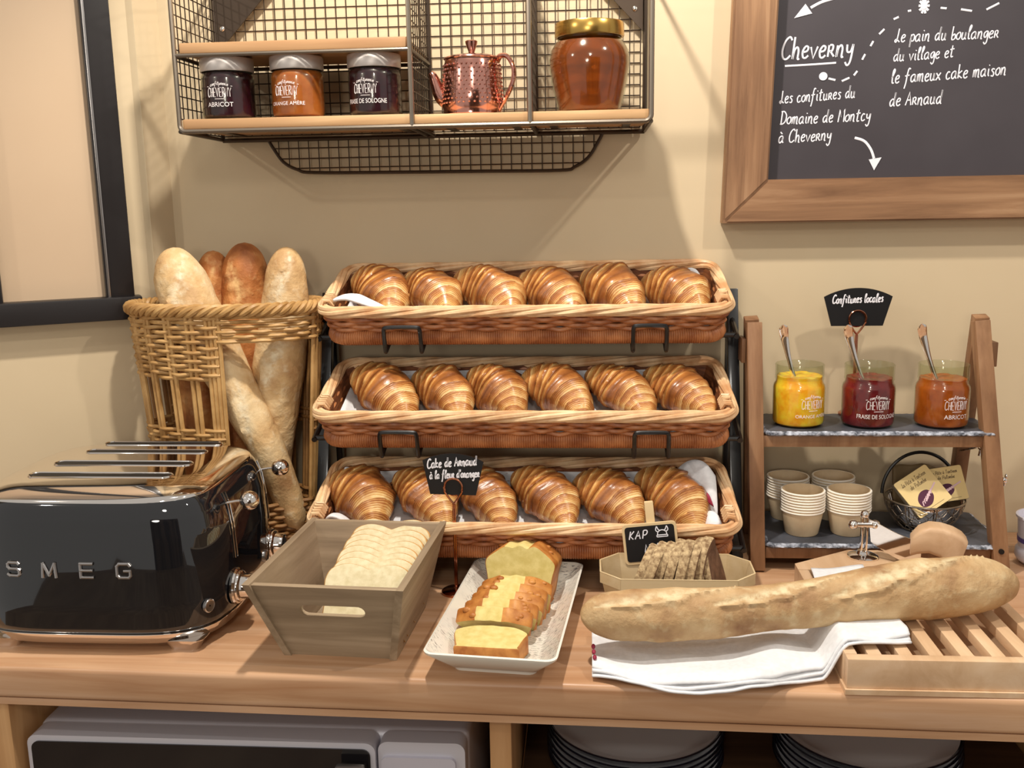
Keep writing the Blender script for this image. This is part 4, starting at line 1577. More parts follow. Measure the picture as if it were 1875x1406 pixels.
mb = MB()
mb.prism([(-bx_, -by_), (bx_, -by_), (bx_, bb_), (-bx_, bb_)], 0.002, 0.010, axis=2)
mb.build('floor_panel', 'crate', CR)
for sx in (-1, 1):
    v, f = plate4([(sx * bx_, -by_ - 0.004, 0), (sx * bx_, bb_ + 0.004, 0), (sx * tx_, tb_ + 0.004, HH), (sx * tx_, -ty_ - 0.004, HH)], (-sx, 0, 0), th)
    MB().add(v, f).build('side_panel', 'crate_y', CR, smooth=0)
v, f = plate4([(-bx_ + th, bb_, 0), (bx_ - th, bb_, 0), (tx_ - th, tb_, HH), (-tx_ + th, tb_, HH)], (0, -1, 0), th)
MB().add(v, f).build('back_panel', 'crate', CR, smooth=0)
# front panel with handle slot
NH = 48
hole = resample([(a, b_) for a, b_ in rounded(0.080, 0.017, 0.0084, 8, 0.004, 0.074)], NH)


def trap_hit(c, d):
    best = 9
    pts = [(-bx_ + th, 0), (bx_ - th, 0), (tx_ - th, HH - 0.002), (-tx_ + th, HH - 0.002)]
    for i in range(4):
        p, q_ = np.array(pts[i]), np.array(pts[(i + 1) % 4])
        e = q_ - p
        den = d[0] * e[1] - d[1] * e[0]
        if abs(den) < 1e-9:
            continue
        t = ((p[0] - c[0]) * e[1] - (p[1] - c[1]) * e[0]) / den
        u = ((p[0] - c[0]) * d[1] - (p[1] - c[1]) * d[0]) / den
        if t > 0 and -1e-6 <= u <= 1 + 1e-6:
            best = min(best, t)
    return (c[0] + d[0] * best, c[1] + d[1] * best)


c0 = np.array((0.004, 0.074))
outer = [trap_hit(c0, (math.cos(math.atan2(h[1] - 0.074, h[0] - 0.004)), math.sin(math.atan2(h[1] - 0.074, h[0] - 0.004)))) for h in hole]
for cr in [(-bx_ + th, 0), (bx_ - th, 0), (tx_ - th, HH - 0.002), (-tx_ + th, HH - 0.002)]:
    j = min(range(NH), key=lambda i: (outer[i][0] - cr[0]) ** 2 + (outer[i][1] - cr[1]) ** 2)
    outer[j] = cr


def fr(u, z, t):
    y = -(by_ + (ty_ - by_) * z / HH)
    return (u, y + t, z)


V, F = [], []
for t in (0, th):
    V += [fr(a, b_, t) for a, b_ in hole] + [fr(a, b_, t) for a, b_ in outer]
for i in range(NH):
    j = (i + 1) % NH
    F += [(i, j, NH + j, NH + i), (2 * NH + i, 3 * NH + i, 3 * NH + j, 2 * NH + j), (i, 2 * NH + i, 2 * NH + j, j), (NH + i, NH + j, 3 * NH + j, 3 * NH + i)]
MB().add(V, F).build('front_panel', 'crate', CR, smooth=0)


def toast_outline(w=0.112, h=0.104):
    k = w / 2
    pts = [(-k * 0.90, 0.004), (-k * 0.80, 0.0), (k * 0.80, 0.0), (k * 0.90, 0.004), (k * 0.92, h * 0.5), (k * 0.98, h * 0.66), (k, h * 0.80), (k * 0.90, h * 0.93), (k * 0.62, h * 1.0), (k * 0.30, h * 0.99),
           (k * 0.06, h * 0.945), (0, h * 0.935), (-k * 0.06, h * 0.945), (-k * 0.30, h * 0.99), (-k * 0.62, h * 1.0), (-k * 0.90, h * 0.93), (-k, h * 0.80), (-k * 0.98, h * 0.66), (-k * 0.92, h * 0.5)]
    return [tuple(p) for p in smooth_pts(pts, 4, closed=True)]


def slab(ol, t, bev=0.0015, m_face=0, m_side=1):
    """slice: faces in material 0, crust side in material 1, softened edges; thickness along y"""
    c = np.mean(np.array(ol), axis=0)
    rings = []
    n = len(ol)
    for y, k in ((-t / 2, 0.972), (-t / 2 + bev, 1.0), (t / 2 - bev, 1.0), (t / 2, 0.972)):
        rings.append([(c[0] + (a - c[0]) * k, y, c[1] + (b_ - c[1]) * k) for a, b_ in ol])
    mb = MB()
    vv = [p for r in rings for p in r]
    ff, mm = [], []
    for i in range(3):
        for k in range(n):
            k2 = (k + 1) % n
            ff.append((i * n + k, i * n + k2, (i + 1) * n + k2, (i + 1) * n + k))
            mm.append(m_side)
    ff.append(tuple(range(n - 1, -1, -1)))
    ff.append(tuple(3 * n + k for k in range(n)))
    mm += [m_face, m_face]
    return mb.add(vv, ff, mm)


CRM = Matrix.Translation((-0.300, 1.178, 0)) @ Matrix.Rotation(math.radians(-3.5), 4, 'Z')
tme = slab(toast_outline(), 0.0125).mesh('sandwich_bread_slice', ['crumb', 'crumbcrust'], 40)
NT = 9
for k in range(NT):
    o = bpy.data.objects.new('bread_slice', tme)
    COL.objects.link(o)
    yy = -0.072 + k * 0.0168
    ln = math.radians(-44 + 1.6 * k)
    M = CRM @ Matrix.Translation((0.022 + rnd.uniform(-.0025, .0025), yy, 0.0125 + 0.001 * k)) @ Matrix.Rotation(math.radians(rnd.uniform(-2, 2)), 4, 'Z') @ Matrix.Rotation(ln, 4, 'X')
    o.matrix_world = M
    pos = 'front' if k == 0 else ('rearmost' if k == NT - 1 else ORD[min(k, 8)] if k < 9 else 'ninth')
    if k == 0:
        lab = 'front slice of white sandwich bread in the wooden crate'
    elif k == NT - 1:
        lab = 'rearmost slice of white sandwich bread in the crate, its crust uppermost'
    else:
        lab = '%s slice of white sandwich bread from the front in the wooden crate' % ORD[k]
    tag(o, lab, 'bread', 'sandwich bread slices in the crate')


# ================================================================== label stands
def card_stand(name, label, base, zc, w_top, w_bot, h, lean, lines, stem_r=0.0019, base_r=0.022, ringr=0.0125, tiltz=0.0):
    t = thing(name, label, 'sign', base, (0, 0, tiltz))
    MB().lathe([(0.001, 0.0), (base_r, 0.0), (base_r, 0.003), (base_r * 0.93, 0.0042), (0.004, 0.0055), (0.003, 0.010), (0.001, 0.011)], 40).build('base', 'rosegold', t)
    mb = MB()
    zr = zc - h / 2 + ringr * 0.9
    pts = [(0, 0, 0.005), (0, 0, zr - ringr * 2.6), (0.0012, 0, zr - ringr * 2.0)]
    mb.tube([(0.0011, 0, 0.006), (0.0011, 0, (zr - ringr * 2.4) / 2), (0.0011, 0, zr - ringr * 2.0)], stem_r * 0.72, 8)
    mb.tube([(-0.0011, 0, 0.006), (-0.0011, 0, (zr - ringr * 2.4) / 2), (-0.0011, 0, zr - ringr * 2.0)], stem_r * 0.72, 8)
    for s_, yo in ((1, 0.0), (-1, 0.003)):
        loop = [(s_ * -0.001, -0.0, zr - ringr * 2.0), (s_ * 0.35 * ringr, -0.001, zr - ringr * 1.5), (s_ * 0.93 * ringr, -0.002, zr - ringr * 0.55)]
        a = [(ringr * s_ * math.cos(x), -0.0026, zr + ringr * math.sin(x)) for x in np.linspace(-0.35, PI / 2 + 0.02, 9)]
        mb.tube(smooth_pts(loop + a, 4), stem_r * 0.8, 8)
    loop = [(ringr * math.cos(x), 0.0032, zr + ringr * math.sin(x)) for x in np.linspace(0, 2 * PI, 28, endpoint=False)]
    mb.tube(loop, stem_r * 0.8, 8, closed=True)
    mb.build('ring_stem', 'rosegold', t)
    sag = w_top * 0.13
    R_ = ((w_top / 2) ** 2 + sag ** 2) / (2 * sag)
    zt = h / 2 - sag
    topa = [(x, zt + sag - (R_ - math.sqrt(R_ * R_ - x * x))) for x in np.linspace(w_top / 2, -w_top / 2, 21)]
    ol = [(-w_bot / 2, -h / 2), (w_bot / 2, -h / 2)] + topa
    mb = MB()
    mb.prism(ol, -0.001, 0.001)
    M = Matrix.Translation((0, 0.0008, zc)) @ Matrix.Rotation(lean, 4, 'Y')
    mb.xform(M)
    cd = mb.build('card', 'card', t, smooth=30)
    mb = MB()
    for txt, w_, xh, u, v, rot, r in lines:
        strokes(mb, fit(txt, w_, xh, jitter=0.06), (u, -0.0012, v), r, rot)
    mb.xform(M)
    mb.build('handwriting', 'chalk', cd)
    return t


card_stand('label_stand', 'black fan-shaped card on copper stem reading Cake de Arnaud, beside the cake dish', (-0.189, 1.302, 0.0), 0.1735, 0.085, 0.064, 0.059, math.radians(1.5),
           [('Cake de Arnaud', 0.070, 0.0070, -0.036, 0.0075, 0.10, 0.00095), ("à la fleur d'oranger", 0.070, 0.0062, -0.0325, -0.0075, 0.07, 0.00085)], base_r=0.021)
card_stand('label_stand', 'black fan-shaped card on copper stem reading Confitures locales, behind the open jam jars', (0.408, 1.530, 0.2065), 0.3745 - 0.2065, 0.102, 0.077, 0.058, 0.0,
           [('Confitures locales', 0.076, 0.0068, -0.0385, 0.0055, 0.03, 0.00095)], base_r=0.022)

# ================================================================== dish with cake
DM = Matrix.Translation((-0.1015, 1.185, 0)) @ Matrix.Rotation(math.radians(-5.5), 4, 'Z')
di = thing('serving_dish', 'long white rectangular dish printed with grey script, holding cake', 'dish', (-0.1015, 1.185, 0), (0, 0, math.radians(-5.5)))


def rrect(hx, hy, r, z, n=6):
    return [(a, b_, z) for a, b_ in rounded(2 * hx, 2 * hy, r, n)]


mb = MB()
mb.rings([rrect(0.076, 0.151, 0.012, 0.0365), rrect(0.0785, 0.1535, 0.013, 0.0355), rrect(0.0780, 0.153, 0.013, 0.033), rrect(0.054, 0.126, 0.010, 0.007), rrect(0.050, 0.120, 0.010, 0.0045), rrect(0.0495, 0.119, 0.010, 0.0), rrect(0.044, 0.114, 0.010, 0.0)], cap0=False)
mb.build('outer_shell', 'dish', di, smooth=50)
mb = MB()
mb.rings([rrect(0.076, 0.151, 0.012, 0.0365), rrect(0.0745, 0.1495, 0.012, 0.0345), rrect(0.052, 0.122, 0.012, 0.0085), rrect(0.047, 0.117, 0.012, 0.0065)], cap0=False)
mb.build('inner_face', 'dishprint', di, smooth=50, label='inside printed with grey script')


def cake_outline(w=0.098, h=0.072, q=None):
    k = w / 2
    pts = [(-k * 0.84, 0.003), (-k * 0.76, 0), (k * 0.76, 0), (k * 0.84, 0.003), (k * 0.95, h * 0.45), (k, h * 0.66), (k * 0.93, h * 0.78), (k * 0.66, h * 0.92), (k * 0.42, h * 1.0), (k * 0.2, h * 0.99), (0, h * 1.02),
           (-k * 0.2, h * 0.98), (-k * 0.45, h * 0.99), (-k * 0.7, h * 0.9), (-k * 0.93, h * 0.77), (-k, h * 0.66), (-k * 0.95, h * 0.45)]
    if q:
        pts = [(a * (1 + q.uniform(-.02, .02)), b_ * (1 + q.uniform(-.02, .02))) for a, b_ in pts]
    return [tuple(p) for p in smooth_pts(pts, 4, closed=True)]


def cake_piece(label, t, M, seed, h=0.072, w=0.098, split=True):
    q_ = random.Random(seed)
    mb = slab(cake_outline(w, h, q_), t, 0.0018)
    # golden crust with a pale split along the top
    if split:
        for i, f in enumerate(mb.f):
            if mb.m[i] == 1 and len(f) == 4:
                cx = sum(mb.v[v][0] for v in f) / 4
                cz = sum(mb.v[v][2] for v in f) / 4
                if abs(cx + 0.004) < 0.017 and cz > h * 0.8:
                    mb.m[i] = 0
    for k in range(5):
        a = q_.choice([-1, 1]) * q_.uniform(0.019, 0.038)
        zt = h * (1.0 - 0.18 * max(0, (abs(a) - 0.022) / 0.02))
        mb.sphere((a, q_.uniform(-t * 0.3, t * 0.3), zt - 0.001), q_.uniform(0.003, 0.0055), 6, mat=1, sc=(1.1, 0.8, 0.6))
    o = mb.build('cake_piece', ['cake', 'cakecrust'], None, smooth=45)
    o.matrix_world = M
    return tag(o, label, 'cake', 'pieces of loaf cake in the dish')


cake_piece('large uncut end of the yellow loaf cake standing at the back of the dish', 0.052, DM @ Matrix.Translation((0.000, 0.092, 0.0068)) @ Matrix.Rotation(math.radians(-3), 4, 'Z') @ Matrix.Rotation(math.radians(-9), 4, 'X'), 1, h=0.074, w=0.098)
NCK = ['second', 'third', 'fourth', 'fifth', 'sixth']
for k in range(5):
    y = 0.036 - k * 0.0178
    lab = '%s yellow cake slice from the front, tilted forward in the dish' % NCK[4 - k]
    cake_piece(lab, 0.0185, DM @ Matrix.Translation((0.001 - 0.003 * k + rnd.uniform(-.002, .002), y + 0.012, 0.0085 + 0.0006 * k)) @ Matrix.Rotation(math.radians(rnd.uniform(-3, 2) - 1), 4, 'Z') @ Matrix.Rotation(math.radians(24 + 5 * k), 4, 'X'), 20 + k, h=0.052 - 0.001 * k, w=0.096)
cake_piece('front cake slice lying flat in the dish with its pale cut face up', 0.026, DM @ Matrix.Translation((-0.010, -0.092, 0.0195)) @ Matrix.Rotation(math.radians(1), 4, 'Z') @ Matrix.Rotation(math.radians(-84), 4, 'X') @ Matrix.Translation((0, 0, -0.024)), 31, h=0.050, w=0.090, split=False)

# ================================================================== rye punnet
PM = (0.1130, 1.243, 0.0)
pn = thing('bread_punnet', 'pale poplar-wood punnet with clipped corners holding seeded rye slices', 'punnet', PM)


def octo(hx, hy, c, z):
    return [(-hx + c, -hy, z), (hx - c, -hy, z), (hx, -hy + c, z), (hx, hy - c, z), (hx - c, hy, z), (-hx + c, hy, z), (-hx, hy - c, z), (-hx, -hy + c, z)]


mb = MB()
mb.rings([octo(0.086, 0.036, 0.018, 0.001), octo(0.1005, 0.048, 0.026, 0.066)], cap0=False, cap1=False)
mb.rings([octo(0.0838, 0.0338, 0.017, 0.003), octo(0.0985, 0.0460, 0.0255, 0.066)], cap0=True, cap1=False)
mb.rings([octo(0.1005, 0.048, 0.026, 0.066), octo(0.0985, 0.0460, 0.0255, 0.066)], cap0=False, cap1=False)
mb.rings([octo(0.086, 0.036, 0.018, 0.001), octo(0.0838, 0.0338, 0.017, 0.003)], cap0=True, cap1=False)
mb.build('veneer_wall', 'punnet', pn, smooth=20, fix=False)
mb = MB()
for z, hx, hy in ((0.058, 0.0996, 0.0472),):
    pts = octo(hx, hy, 0.0255, z)
    for i in range(8):
        a, b_ = Vector(pts[i]), Vector(pts[(i + 1) % 8])
        mb.box((a + b_) / 2, ((b_ - a).length, 0.0012, 0.014), rot=Matrix.Rotation(math.atan2(b_.y - a.y, b_.x - a.x), 4, 'Z'))
mb.build('stapled_band', 'punnet', pn, smooth=0)


def rye_outline(q_, w=0.068, h=0.094):
    k = w / 2
    pts = [(-k * 0.88, 0.002), (k * 0.88, 0.002), (k, h * 0.25), (k * 0.98, h * 0.6), (k * 0.72, h * 0.88), (k * 0.3, h), (-k * 0.3, h), (-k * 0.72, h * 0.88), (-k * 0.98, h * 0.6), (-k, h * 0.25)]
    pts = [(a * (1 + q_.uniform(-.04, .04)), b_ * (1 + q_.uniform(-.03, .03))) for a, b_ in pts]
    return [tuple(p) for p in smooth_pts(pts, 4, closed=True)]


for k in range(9):
    q_ = random.Random(50 + k)
    mb = slab(rye_outline(q_), 0.0125, 0.002)
    o = mb.build('rye_slice', ['rye', 'ryecrust'], None, smooth=40)
    lean = math.radians(-26 + 3.0 * k) if k < 7 else math.radians(14 + 8 * (k - 7))
    x = -0.058 + k * 0.0150
    o.matrix_world = Matrix.Translation((PM[0] + x, PM[1] + 0.000 + q_.uniform(-.004, .003), 0.0042 + (0.004 if 0 < k < 8 else 0))) @ Matrix.Rotation(math.radians(90 - 20 + q_.uniform(-3, 3)), 4, 'Z') @ Matrix.Rotation(-lean * 0.7, 4, 'X') @ Matrix.Translation((0, 0, 0.0))
    lab = '%s seeded rye bread slice in the punnet' % ('leftmost' if k == 0 else ('rightmost' if k == 8 else ORD[k] + ' from the left'))
    tag(o, lab, 'bread', 'seeded rye slices in the punnet')

ks = thing('clip_sign', 'small framed black sign lettered KAP NORD with a horned helmet, behind the rye', 'sign', (PM[0] - 0.029, 1.285, 0.066), (math.radians(-4), math.radians(-6), 0))
mb = MB()
ol = rounded(0.074, 0.056, 0.006, 5, 0, 0.016)
mb.prism(ol, 0.0, 0.004)
mb.build('sign_frame', 'peg', ks)
mb = MB()
mb.prism(rounded(0.067, 0.049, 0.004, 5, 0, 0.016), -0.0006, 0.001)
sb_ = mb.build('sign_face', 'card', ks)
mb = MB()
strokes(mb, fit('KAP', 0.027, 0.0062, gap=4), (-0.029, -0.0009, 0.0235), 0.0008)
strokes(mb, fit('NORD', 0.032, 0.0060, gap=4), (-0.009, -0.0009, 0.004), 0.0008)
strokes(mb, [[(0.0095, 0.024), (0.024, 0.024)], [(0.0095, 0.0265), (0.024, 0.0265)], [(0.0095, 0.024), (0.0095, 0.0265)], [(0.024, 0.024), (0.024, 0.0265)]], (0, -0.0009, 0), 0.0007)
strokes(mb, [[tuple(p) for p in smooth_pts([(0.0105, 0.0268), (0.0115, 0.031), (0.0168, 0.0335), (0.022, 0.031), (0.023, 0.0268)], 4)],
             [tuple(p) for p in smooth_pts([(0.0115, 0.0305), (0.0085, 0.0335), (0.0100, 0.0385), (0.0118, 0.0345), (0.0138, 0.0328)], 4)],
             [tuple(p) for p in smooth_pts([(0.0220, 0.0305), (0.0250, 0.0335), (0.0235, 0.0385), (0.0217, 0.0345), (0.0197, 0.0328)], 4)]], (0, -0.0009, 0), 0.0007)
mb.build('handwriting', 'chalk', sb_)
mb = MB()
mb.box((0.003, 0.0065, 0.046), (0.012, 0.004, 0.052), 0.0012)
mb.box((0.003, 0.0115, 0.046), (0.012, 0.004, 0.052), 0.0012)
mb.build('clothes_peg', 'peg', ks)

# ================================================================== bread cutter, napkin, long loaf
BCX0, BCX1, BCY0, BCY1 = 0.284, 0.520, 1.035, 1.322
cu_ = thing('bread_cutter', 'pale wooden slatted bread board with pivoting blade and curved handle', 'bread cutter', ((BCX0 + BCX1) / 2, 1.19, 0.0))
mb = MB()
mb.prism([(BCX0 - 0.002, BCY0 - 0.003), (BCX1 + 0.002, BCY0 - 0.003), (BCX1 + 0.002, BCY1), (0.41, 1.382), (0.372, 1.382), (BCX0 - 0.002, BCY1)], 0.0, 0.006, axis=2)
bw(mb, 'bottom_tray', 'beech', cu_, smooth=0)
mb = MB()
mb.box(((BCX0 + BCX1) / 2, BCY0 + 0.007, 0.0235), (BCX1 - BCX0, 0.014, 0.035), 0.0015)
bw(mb, 'front_rail', 'beech', cu_)
for x in (BCX0 + 0.007, BCX1 - 0.007):
    mb = MB()
    mb.box((x, (BCY0 + 0.014 + BCY1 - 0.022) / 2, 0.0235), (0.014, BCY1 - BCY0 - 0.0365, 0.035), 0.0015)
    bw(mb, 'side_rail', 'beech', cu_)
mb = MB()
mb.prism([(BCX0, BCY1), (BCX0, BCY1 - 0.022), (BCX1, BCY1 - 0.022), (BCX1, BCY1), (0.412, 1.378), (0.370, 1.378)], 0.006, 0.041, axis=2)
bw(mb, 'rear_block', 'beech', cu_, smooth=0)
xs = np.linspace(BCX0 + 0.034, BCX1 - 0.034, 6)
for x in xs:
    mb = MB()
    mb.box((x, (BCY0 + BCY1) / 2 - 0.004, 0.0325), (0.0155, BCY1 - BCY0 - 0.036, 0.013), 0.0012)
    bw(mb, 'slat', 'beech', cu_)
PV = (0.3835, 1.350)
mb = MB()
mb.lathe([(0.001, 0), (0.021, 0), (0.021, 0.0025), (0.017, 0.0045), (0.009, 0.006), (0.0075, 0.010), (0.001, 0.010)], 36, (PV[0], PV[1], 0.041))
mb.box((PV[0] - 0.0032, PV[1], 0.073), (0.0028, 0.010, 0.056), 0.0008)
mb.box((PV[0] + 0.0032, PV[1], 0.073), (0.0028, 0.010, 0.056), 0.0008)
mb.sphere((PV[0], PV[1], 0.104), 0.0062, 10)
mb.tube([(PV[0] - 0.017, PV[1] - 0.003, 0.090), (PV[0], PV[1] - 0.003, 0.090), (PV[0] + 0.015, PV[1] - 0.003, 0.090)], 0.0042, 12)
mb.sphere((PV[0] - 0.016, PV[1] - 0.003, 0.090), 0.0068, 10)
mb.sphere((PV[0] + 0.014, PV[1] - 0.003, 0.090), 0.0068, 10)
bw(mb, 'pivot_post', 'chrome', cu_)
HX, HY = 0.444, 1.318
dv = Vector((HX - PV[0], HY - PV[1], 0))
dl = dv.length
ux = dv.normalized()
mb = MB()
ol = []
for t in np.linspace(0, 1, 14):
    ol.append((0.006 + t * (dl + 0.002), 0.098 - 0.020 * math.sin(t * 1.6) ** 1.2))
for t in np.linspace(1, 0, 14):
    ol.append((0.010 + t * (dl - 0.002), 0.066 - 0.030 * t ** 0.8))
b = bmesh.new()
for sgn in (-1,):
    pass
V, F = [], []
n = len(ol)
nrm_ = Vector((-ux.y, ux.x, 0))
for sgn in (-0.0009, 0.0009):
    V += [Vector((PV[0], PV[1], 0)) + ux * a + nrm_ * sgn + Vector((0, 0, z)) for a, z in ol]
F = [tuple(range(n)), tuple(range(2 * n - 1, n - 1, -1))] + [(i, n + i, n + (i + 1) % n, (i + 1) % n) for i in range(n)]
b.free()
bl = bw(MB().add(V, F), 'blade', 'chrome', cu_, smooth=0, label='polished steel blade')
mb = MB()
sec = []
hpz = [(-0.008, 0.072, 0.012, 0.014), (0.004, 0.080, 0.017, 0.0165), (0.020, 0.0845, 0.019, 0.0175), (0.038, 0.082, 0.021, 0.0180), (0.052, 0.074, 0.025, 0.0185), (0.062, 0.066, 0.0275, 0.0185), (0.068, 0.060, 0.027, 0.017)]
for a, z, hz, hw in hpz:
    a *= 0.80
    c = Vector((HX, HY, z)) + ux * 0 + Vector((a, -0.25 * a, 0))
    dirx = Vector((0.25, 1, 0)).normalized()
    ang = max(0.0, (a - 0.03) * 14)
    up = Vector((math.sin(ang) * 0.9, 0, math.cos(ang)))
    sec.append([tuple(c + dirx * u + up * v) for u, v in rounded(2 * hw, 2 * hz, min(hw, hz) * 0.38, 4)])
mb.rings(sec)
bw(mb, 'handle', 'beech', cu_, smooth=50, label='curved wooden blade handle')

# napkin: folded white cloth under the loaf, half on the worktop, half on the cutter
nk = thing('napkin', 'folded white cotton cloth under the long loaf, spilling towards the worktop edge', 'napkin', (0.15, 1.08, 0.0))


def nap_support(x, y):
    s = max(0.0, min(1.0, (x - 0.262) / 0.03))
    return 0.003 + 0.0395 * s * s * (3 - 2 * s)


def nap(layer):
    def f(u, v):
        x = 0.002 + u * 0.362
        front = 1.050 - 0.030 * math.sin(min(1, u / 0.62) * PI) ** 1.3 - 0.018 * math.exp(-((u - 0.50) / 0.14) ** 2) + 0.016 * max(0, (u - 0.55)) / 0.45 + 0.03 * max(0, (u - 0.8)) + 0.004 * layer
        back = 1.165 + 0.03 * u
        y = front + (back - front) * v
        fold = math.exp(-((v) / 0.30) ** 2)
        zz = nap_support(x, y)
        wav = 0.011 * math.exp(-((u - 0.50) / 0.10) ** 2) * fold + 0.010 * math.exp(-((u - 0.60) / 0.09) ** 2) * math.exp(-((v - 0.45) / 0.3) ** 2)
        wav += 0.007 * fold * (0.5 + 0.5 * math.sin(u * 17 + layer))
        z = zz + 0.0035 * layer + wav * (0.6 + 0.28 * layer) + 0.0012 * mnoise.noise(Vector((x * 40, y * 40, layer)))
        z -= 0.004 * math.exp(-(v / 0.05) ** 2) * layer * 0.6
        return (x, y, max(z, zz))
    return f


for k_ in range(3):
    mb = MB()
    mb.grid(nap(k_), 110, 34)
    o = bw(mb, 'folded_layer', 'cloth', nk, fix=False)
    sm = o.modifiers.new('thickness', 'SOLIDIFY')
    sm.thickness = 0.0022
    sm.offset = 1.0
mb = MB()
mb.grid(lambda u, v: (0.288 + 0.072 * u + 0.012 * v, 1.17 + 0.125 * v + 0.012 * u * v, 0.0445 + 0.0015 * math.sin(u * 5 + v * 3) + 0.001), 14, 20)
o = bw(mb, 'rear_corner', 'cloth', nk, fix=False)
o.modifiers.new('thickness', 'SOLIDIFY').thickness = 0.0016
mb = MB()
for k_, (x, y, z) in enumerate(((0.004, 1.076, 0.024), (0.0035, 1.086, 0.026), (0.005, 1.068, 0.021))):
    mb.sphere((x, y, z), 0.0035, 6, sc=(0.7, 1.2, 0.8))
bw(mb, 'red_stitching', 'redprint', nk)

loaf = bread([(-0.012, 1.098, 0.062), (0.03, 1.098, 0.0605), (0.10, 1.104, 0.060), (0.18, 1.114, 0.0625), (0.26, 1.127, 0.0665), (0.34, 1.141, 0.073), (0.42, 1.154, 0.078), (0.485, 1.165, 0.078), (0.516, 1.170, 0.072)],
             [0.024, 0.0305, 0.0315, 0.0290, 0.0275, 0.0285, 0.0335, 0.0365, 0.035, 0.028], 11, up=(0, -0.35, 1),
             slashes=[(0.03, 0.36, 0.45, -0.45), (0.28, 0.60, 0.55, -0.35), (0.52, 0.92, 0.75, -0.55)], N=260, NR=72, rough=0.075)
o = Vector((0.26, 1.127, 0.04))
loaf.xform(Matrix.Translation(-o))
lo_ = loaf.build('long_loaf', 'crust_loaf', None, loc=o, smooth=70)
tag(lo_, 'long floury slashed loaf lying across the white cloth and the slatted cutter', 'bread')

# ================================================================== slate stand
st = thing('slate_stand', 'brown wooden A-frame stand with two shelves, right of the croissant rack', 'stand', (0.42, 1.46, 0.0))


def bar(name, p0, p1, w, d, mat='stand', par=None, bev=0.0012):
    p0, p1 = Vector(p0), Vector(p1)
    dr_ = p1 - p0
    z = dr_.normalized()
    x = Vector((1, 0, 0)) if abs(z.x) < 0.9 else Vector((0, 1, 0))
    y = z.cross(x).normalized()
    x = y.cross(z).normalized()
    R_ = Matrix((x, y, z)).transposed().to_4x4()
    mb = MB()
    mb.box((p0 + p1) / 2, (w, d, dr_.length), bev, rot=R_)
    return bw(mb, name, mat, par or st)


ZS = [0.2015, 0.0385]
bar('front_leg', (0.246, 1.400, 0.001), (0.240, 1.455, 0.362), 0.0215, 0.020)
bar('front_leg', (0.592, 1.396, 0.001), (0.561, 1.455, 0.362), 0.0215, 0.020)
bar('rear_leg', (0.262, 1.566, 0.001), (0.240, 1.478, 0.366), 0.0205, 0.018)
bar('rear_leg', (0.580, 1.566, 0.001), (0.570, 1.478, 0.366), 0.0205, 0.018)
bar('hinge_block', (0.2265, 1.452, 0.320), (0.2265, 1.488, 0.320), 0.006, 0.036)
bar('hinge_block', (0.5845, 1.456, 0.312), (0.5845, 1.492, 0.312), 0.010, 0.036)
for z, xa, xb, yf in ((0.190, 0.2535, 0.5655, 1.4305), (0.0270, 0.258, 0.5785, 1.4065)):
    bar('front_rail', (xa, yf, z), (xb, yf, z), 0.012, 0.017)
    bar('rear_rail', (xa + 0.012, 1.545 if z < 0.1 else 1.512, z), (xb - 0.012, 1.545 if z < 0.1 else 1.512, z), 0.012, 0.017)
    bar('shelf_slat', (xa, 1.475, z + 0.003), (xb, 1.475, z + 0.003), 0.012, 0.010)
mb = MB()
mb.tube(smooth_pts([(0.570, 1.520, 0.152), (0.585, 1.505, 0.160), (0.592, 1.50, 0.163), (0.589, 1.495, 0.150)], 4), 0.0018, 8)
mb.tube(smooth_pts([(0.590, 1.50, 0.161), (0.600, 1.475, 0.154), (0.6035, 1.452, 0.147)], 4), 0.0018, 8)
bw(mb, 'stay_hook', 'chrome', st)
mb = MB()
mb.cyl((0.585, 1.442, 0.128), (0.603, 1.442, 0.128), 0.0035, 10)
mb.sphere((0.606, 1.442, 0.128), 0.0052, 8)
mb.sphere((0.608, 1.440, 0.133), 0.0040, 8, sc=(0.5, 0.6, 1.3))
mb.sphere((0.608, 1.444, 0.123), 0.0040, 8, sc=(0.5, 0.6, 1.3))
bw(mb, 'wing_nut', 'chrome', st)
mb = MB()
mb.cyl((0.589, 1.3935, 0.036), (0.589, 1.389, 0.036), 0.0038, 14)
bw(mb, 'screw_head', 'dark', st)


